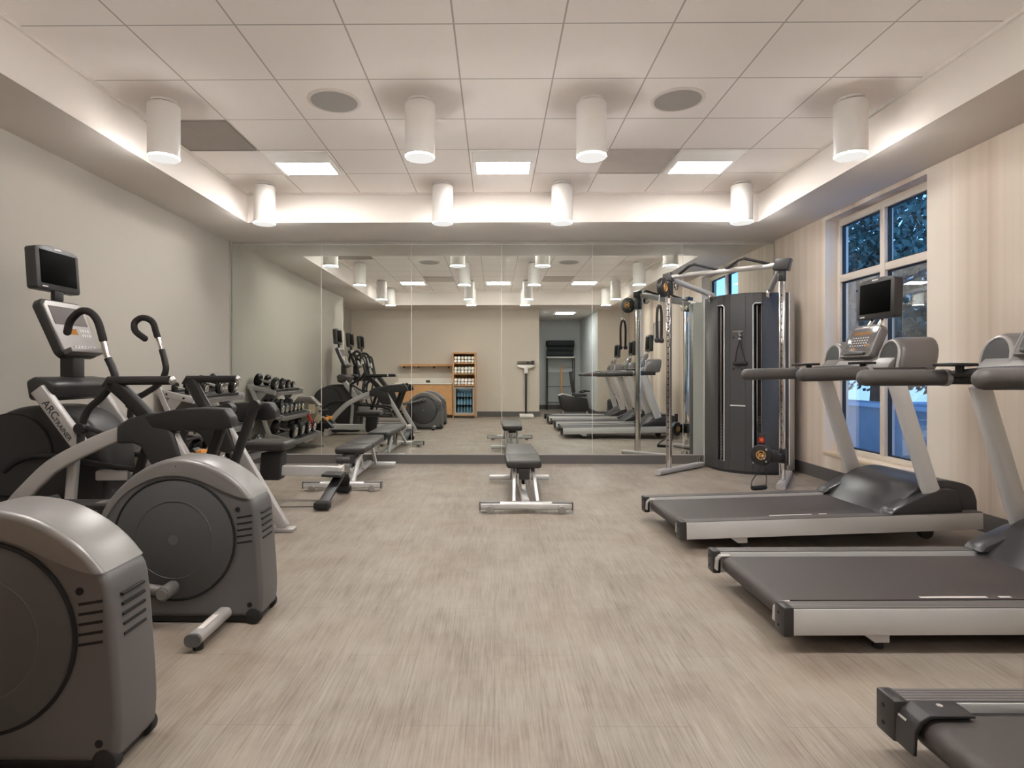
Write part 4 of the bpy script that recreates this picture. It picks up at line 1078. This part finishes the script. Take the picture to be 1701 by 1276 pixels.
for k in range(4): MB().box((-.6+k*.38, .01, -.05), (-.57+k*.38, .14, 0), .003, 1).build('hook', 'blk', ws)
dv = MB().box((-1.72, YR+.2, .869), (-1.63, YR+.32, .93), .006).build('dispenser', 'blk'); tag(dv, 'small black dispenser box on the white counter', 'dispenser')
# towel tower
x0, x1, yf = -1.04, -.47, YR+.54
tc = thing('towel_cabinet', 'tall oak open cabinet full of white towels, seen in the mirror', 'cabinet', ((x0+x1)/2, YR, 0))
of = ((x0+x1)/2, YR, 0)
for a in (x0, x1-.03): MB().box((a, YR, 0), (a+.03, yf, 1.62), .002, 1).build('side_panel', 'wood', tc, off=of)
MB().box((x0+.03, YR, 0), (x1-.03, YR+.02, 1.62)).build('back_panel', 'wood', tc, off=of)
MB().box((x0+.03, YR+.02, 1.585), (x1-.03, yf, 1.62)).build('top_panel', 'wood', tc, off=of)
for z in (.055, .79, 1.075, 1.335): MB().box((x0+.03, YR+.02, z), (x1-.03, yf-.005, z+.025)).build('shelf', 'wood', tc, off=of)
MB().box((x0+.03, yf-.08, 0), (x1-.03, yf-.06, .055)).build('plinth', 'base', tc, off=of)
TW = MB().lathe([(0, 0), (.03, 0), (.039, .01), (.04, .2), (.038, .29), (.03, .30), (0, .30)], (0, 0, 0), 16, 'y').build('rolled_towel', 'towel')
first = True
for z, nm in ((1.36, 'top'), (1.10, 'middle'), (.815, 'bottom')):
    for r_ in range(2):
        for k in range(6):
            o = TW if first else TW.copy()
            if not first: COL.objects.link(o)
            first = False
            o.location = (x0+.03+.043+k*.0845, YR+.22, z+.042+r_*.079)
            tag(o, 'white rolled towel on the %s towel shelf of the oak cabinet' % nm, 'towel', 'rolled towels on the %s shelf' % nm)
fr = thing('mini_fridge', 'glass door mini fridge of water bottles at the foot of the towel cabinet', 'fridge', ((x0+x1)/2, YR+.03, .082))
ff = (0, 0, 0)
b = MB(); w = (x1-x0)/2-.036
b.box((-w, 0, 0), (-w+.03, .42, .69)); b.box((w-.03, 0, 0), (w, .42, .69)); b.box((-w+.03, 0, 0), (w-.03, .42, .05)); b.box((-w+.03, 0, .64), (w-.03, .42, .69)); b.box((-w+.03, 0, .05), (w-.03, .02, .64))
b.build('body', 'blk2', fr)
dr = MB(); dr.box((-w, .425, 0), (-w+.045, .455, .69), .003, 1); dr.box((w-.045, .425, 0), (w, .455, .69), .003, 1); dr.box((-w+.045, .425, 0), (w-.045, .455, .05), .003, 1); dr.box((-w+.045, .425, .64), (w-.045, .455, .69), .003, 1)
drr = dr.build('door', 'steel', fr)
MB().quad([(-w+.045, .44, .05), (w-.045, .44, .05), (w-.045, .44, .64), (-w+.045, .44, .64)]).build('door_glass', 'glass', drr)
for z in (.235, .43): MB().box((-w+.03, .02, z), (w-.03, .40, z+.008)).build('shelf', 'chrome', fr)
M['fridgelamp'] = emit_mat('fridge lamp', (.6, .85, 1.), 6.)
MB().box((-.15, .06, .632), (.15, .1, .64)).build('lamp', 'fridgelamp', fr)
BO = MB().lathe([(0, 0), (.03, 0), (.031, .01), (.031, .10), (.026, .125), (.012, .145), (.012, .165), (0, .165)], (0, 0, 0), 14).build('water_bottle', 'bottle')
first = True
for z, nm in ((.132, 'bottom'), (.326, 'middle'), (.521, 'top')):
    for k in range(5):
        o = BO if first else BO.copy()
        if not first: COL.objects.link(o)
        first = False
        o.location = ((x0+x1)/2-.152+k*.076, YR+.30, z+.0005)
        if nm == 'top': o.scale = (1, 1, .68)
        tag(o, 'clear blue water bottle on the %s fridge shelf' % nm, 'bottle', 'water bottles on the %s fridge shelf' % nm)
# physician's scale
sc = thing('weighing_scale', 'white and black upright beam scale against the beige wall, seen in the mirror', 'scale', (.79, -.33, 0))
MB().box((-.17, -.24, .01), (.17, .26, .075), .012).build('platform', 'white', sc)
MB().box((-.025, -.23, .07), (.025, -.19, 1.22), .004).build('column', 'blk', sc)
MB().prism([(-.045, 1.10), (.045, 1.10), (.05, 1.22), (.22, 1.27), (.22, 1.31), (-.22, 1.31), (-.22, 1.27), (-.05, 1.22)], 'y', -.25, -.17, .006, 2).build('head', 'white', sc)
MB().box((-.22, -.24, 1.35), (.20, -.22, 1.372)).box((-.22, -.24, 1.39), (.19, -.22, 1.404)).box((.19, -.24, 1.31), (.21, -.2, 1.42)).build('beam', 'blk2', sc)
MB().box((.03, -.25, 1.345), (.08, -.21, 1.405), .004).box((.14, -.25, 1.33), (.19, -.21, 1.42), .004).build('poise', 'blk', sc)
# alcove storage rack
sr = thing('wire_shelving', 'black wire storage rack in the alcove, seen in the mirror', 'shelving', (1.98, -3.42, 0))
for sx in (-.40, .40):
    for sy in (-.2, .2): MB().cyl((sx, sy, 0), (sx, sy, 1.58 if sx > 0 else 1.58), .014, 12).build('post', 'blk', sr)
for z in (.22, .70, 1.12):
    w_ = MB()
    for k in range(7): w_.tube([(-.40, -.2+k*.0667, z), (.40, -.2+k*.0667, z)], .006, 6)
    for s in (-1, 1): w_.tube([(s*.4, -.2, z), (s*.4, .2, z)], .008, 6)
    w_.build('shelf', 'blk', sr)
MB().box((-.43, -.22, 1.565), (.43, .22, 1.60), .004).build('top_shelf', 'wlabel', sr)
mtl = MB().lathe([(0, -.40), (.085, -.40), (.09, -.39), (.09, .39), (.085, .40), (0, .40)], (0, 0, 0), 24, 'x').ring((.402, 0, 0), .055, .004, 'x', 20, 6).ring((.402, 0, 0), .03, .004, 'x', 16, 6).build('exercise_mat', 'mat')
mt = [mtl]+[mtl.copy() for _ in range(4)]
for o in mt[1:]: COL.objects.link(o)
for o, (x, y, z, lb) in zip(mt, ((1.98, -3.52, 1.692, 'rolled black exercise mat at the back of the stack on the alcove rack'), (1.96, -3.33, 1.692, 'rolled black exercise mat at the front of the stack on the alcove rack'),
                                 (1.98, -3.425, 1.848, 'rolled black exercise mat in the second layer on the alcove rack'), (1.96, -3.515, 2.004, 'rolled black exercise mat on top of the stack, towards the wall'), (1.99, -3.33, 2.004, 'rolled black exercise mat on top of the stack, towards the room'))):
    o.location = (x, y, z); tag(o, lb, 'exercise mat', 'exercise mats on the alcove rack')
pl = MB().cyl((1.98, -3.14, .012), (1.98, -3.16, 1.30), .02, 12).build('exercise_pole', 'orange'); tag(pl, 'orange exercise pole leaning upright at the alcove rack', 'pole')
# recumbent bike in the alcove mouth
rbk = thing('recumbent_bike', 'dark grey recumbent bike in front of the alcove rack, seen in the mirror', 'exercise bike', (2.15, -1.75, 0))
MB().prism([(-.42, .50), (-.30, .54), (.05, .46), (.36, .42), (.42, .12), (.30, .05), (-.20, .05), (-.33, .12)], 'y', -.16, .16, .03, 3, 25).build('housing', 'blk2', rbk)
MB().prism([(-.41, .51), (-.30, .552), (.02, .475), (.02, .455), (-.30, .53), (-.42, .49)], 'y', -.155, .155, .004, 1).build('top_cover', 'wlabel', rbk)
MB().box((-.02, -.19, .47), (.34, .19, .54), .025, 3).build('seat', 'vinyl', rbk)
MB().box((-.03, -.19, 0), (.04, .19, .58), .025, 3, rot=None).xf(Matrix.Translation((0, 0, .58)) @ Matrix.Rotation(R(-8), 4, 'Y')).build('seat_back', 'vinyl', rbk)
MB().tube([(.2, -.24, .58), (.30, -.24, .62), (.42, -.24, .62)], .016, 10).tube([(.2, .24, .58), (.30, .24, .62), (.42, .24, .62)], .016, 10).tube([(.2, -.24, .58), (.2, .24, .58)], .016, 10).build('side_handle', 'foam', rbk)
MB().tube([(-.30, -.25, .035), (-.30, .25, .035)], .032, 14).tube([(.34, -.25, .035), (.34, .25, .035)], .032, 14).build('stabilizer', 'silver', rbk)
gb = thing('gym_bag', 'black gym bag on the floor by the front wall, seen in the mirror', 'bag', (2.98, -.32, 0))
MB().box((-.16, -.14, 0), (.16, .14, .46), .06, 4).build('body', 'mat', gb)
MB().tube(cr([(-.08, .02, .45), (-.06, .02, .56), (.04, .02, .57), (.08, .02, .45)], 5), .012, 8).build('handle', 'rubber', gb)
MB().box((-.02, .139, .12), (.10, .15, .30), .01).build('pocket', 'wlabel', gb)
wp = thing('wall_panel', 'plain grey panel on the striped wall beside the treadmills, seen in the mirror', 'panel', (XR, 2.1, 1.99))
MB().box((-.02, -.30, -.175), (0, .30, .175), .004).build('board', 'grille', wp)
MB().box((-.026, -.31, -.185), (-.004, -.295, .185)).box((-.026, .295, -.185), (-.004, .31, .185)).box((-.026, -.295, -.185), (-.004, .295, -.17)).box((-.026, -.295, .17), (-.004, .295, .185)).build('frame', 'cons', wp)

# ------------------------------------------------------------------ outside the window
struct(MB().box((XR+.3, -2, -.5), (30, 30, -.35)).build('ground', 'snow'))
lw = MB().box((6.2, 2, -.35), (6.5, 24, .55), .02).build('garden_wall', 'stone'); tag(lw, 'low stone garden wall outside the window', 'wall')
lc = MB().box((6.12, 2, .55), (6.58, 24, .62), .01).build('wall_coping', 'snow'); tag(lc, 'pale coping on the garden wall outside the window', 'coping')
def tree(x, y, h, r, lab, seed):
    rnd = random.Random(seed)
    t = thing('tree', lab, 'tree', (x, y, -.35), 0, 'trees outside the window')
    MB().tube(cr([(0, 0, 0), (.05, .03, h*.3), (0, 0, h*.7)], 5), .14, 10, rr=[1.3, 1.2, 1.1, 1, .95, .9, .8, .7, .6, .5, .4]).build('trunk', 'bark', t)
    bm = bmesh.new()
    for _ in range(6500):
        a = rnd.uniform(0, 2*PI); u = rnd.uniform(-1, 1); q = rnd.random()**.45
        sxy = math.sqrt(1-u*u)*r*q*(1.1-.35*u)
        c = Vector((sxy*math.cos(a), sxy*math.sin(a), h*.58+u*q*h*.42))
        n = Vector((rnd.gauss(0, 1), rnd.gauss(0, 1), rnd.gauss(0, 1))).normalized(); e = n.orthogonal().normalized(); f = n.cross(e); s = rnd.uniform(.06, .13)
        vs = [bm.verts.new(c+e*s*i_+f*s*.55*j_) for i_, j_ in ((-1, 0), (0, -.8), (1, 0), (0, .8))]
        bm.faces.new(vs)
    me = bpy.data.meshes.new('foliage'); bm.to_mesh(me); bm.free(); me.materials.append(M['leaf'])
    o = bpy.data.objects.new('foliage', me); COL.objects.link(o); o.parent = t
for i, (x, y, h, r, lb) in enumerate(((7.9, 9.3, 5.2, 1.5, 'dusk-dark tree left of the window mullion'), (8.4, 13.0, 6.2, 1.6, 'tall dusk-dark tree showing in the left window panes'), (7.9, 5.7, 4.4, 1.35, 'dusk-dark tree showing in the right window panes'),
                                      (9.9, 17.6, 5.6, 1.6, 'dusk-dark tree farthest along the garden wall'), (12.0, 10.4, 6.5, 1.6, 'tall dark tree behind the others outside the window'))):
    tree(x, y, h, r, lb, 11+i)

# ------------------------------------------------------------------ world, camera, view
w = bpy.data.worlds.new('dusk'); scene.world = w; w.use_nodes = True
nt = w.node_tree; nt.nodes.clear(); T = NT(nt)
out = T.n('ShaderNodeOutputWorld'); bg = T.n('ShaderNodeBackground')
tc = T.n('ShaderNodeTexCoord'); sp = T.n('ShaderNodeSeparateXYZ'); T.l(tc.outputs['Generated'], sp.inputs[0])
T.l(T.ramp(sp.outputs[2], [(.0, (.30, .52, .86)), (.25, (.14, .34, .72)), (1., (.05, .16, .45))]), bg.inputs[0]); bg.inputs[1].default_value = .95
T.l(bg.outputs[0], out.inputs[0])

cam = bpy.data.cameras.new('camera'); co = bpy.data.objects.new('camera', cam); COL.objects.link(co)
co.location = (0, 0, 1.106); co.rotation_euler = (PI/2, 0, .0082)
cam.sensor_fit = 'HORIZONTAL'; cam.sensor_width = 36; cam.lens = 975/1701*36
cam.shift_x = (850.5-814)/1701; cam.shift_y = -(638-620)/1701
cam.clip_start = .02
scene.camera = co
vs = scene.view_settings
scene.display_settings.display_device = 'sRGB'
vs.view_transform = 'Standard'; vs.look = 'None'; vs.exposure = 1.78; vs.gamma = 1; vs.use_curve_mapping = False
scene.cycles.max_bounces = 10; scene.cycles.diffuse_bounces = 6; scene.cycles.glossy_bounces = 6; scene.cycles.transparent_max_bounces = 12
scene.cycles.sample_clamp_indirect = 6
scene.cycles.use_denoising = True
scene.cycles.caustics_reflective = True; scene.cycles.caustics_refractive = False
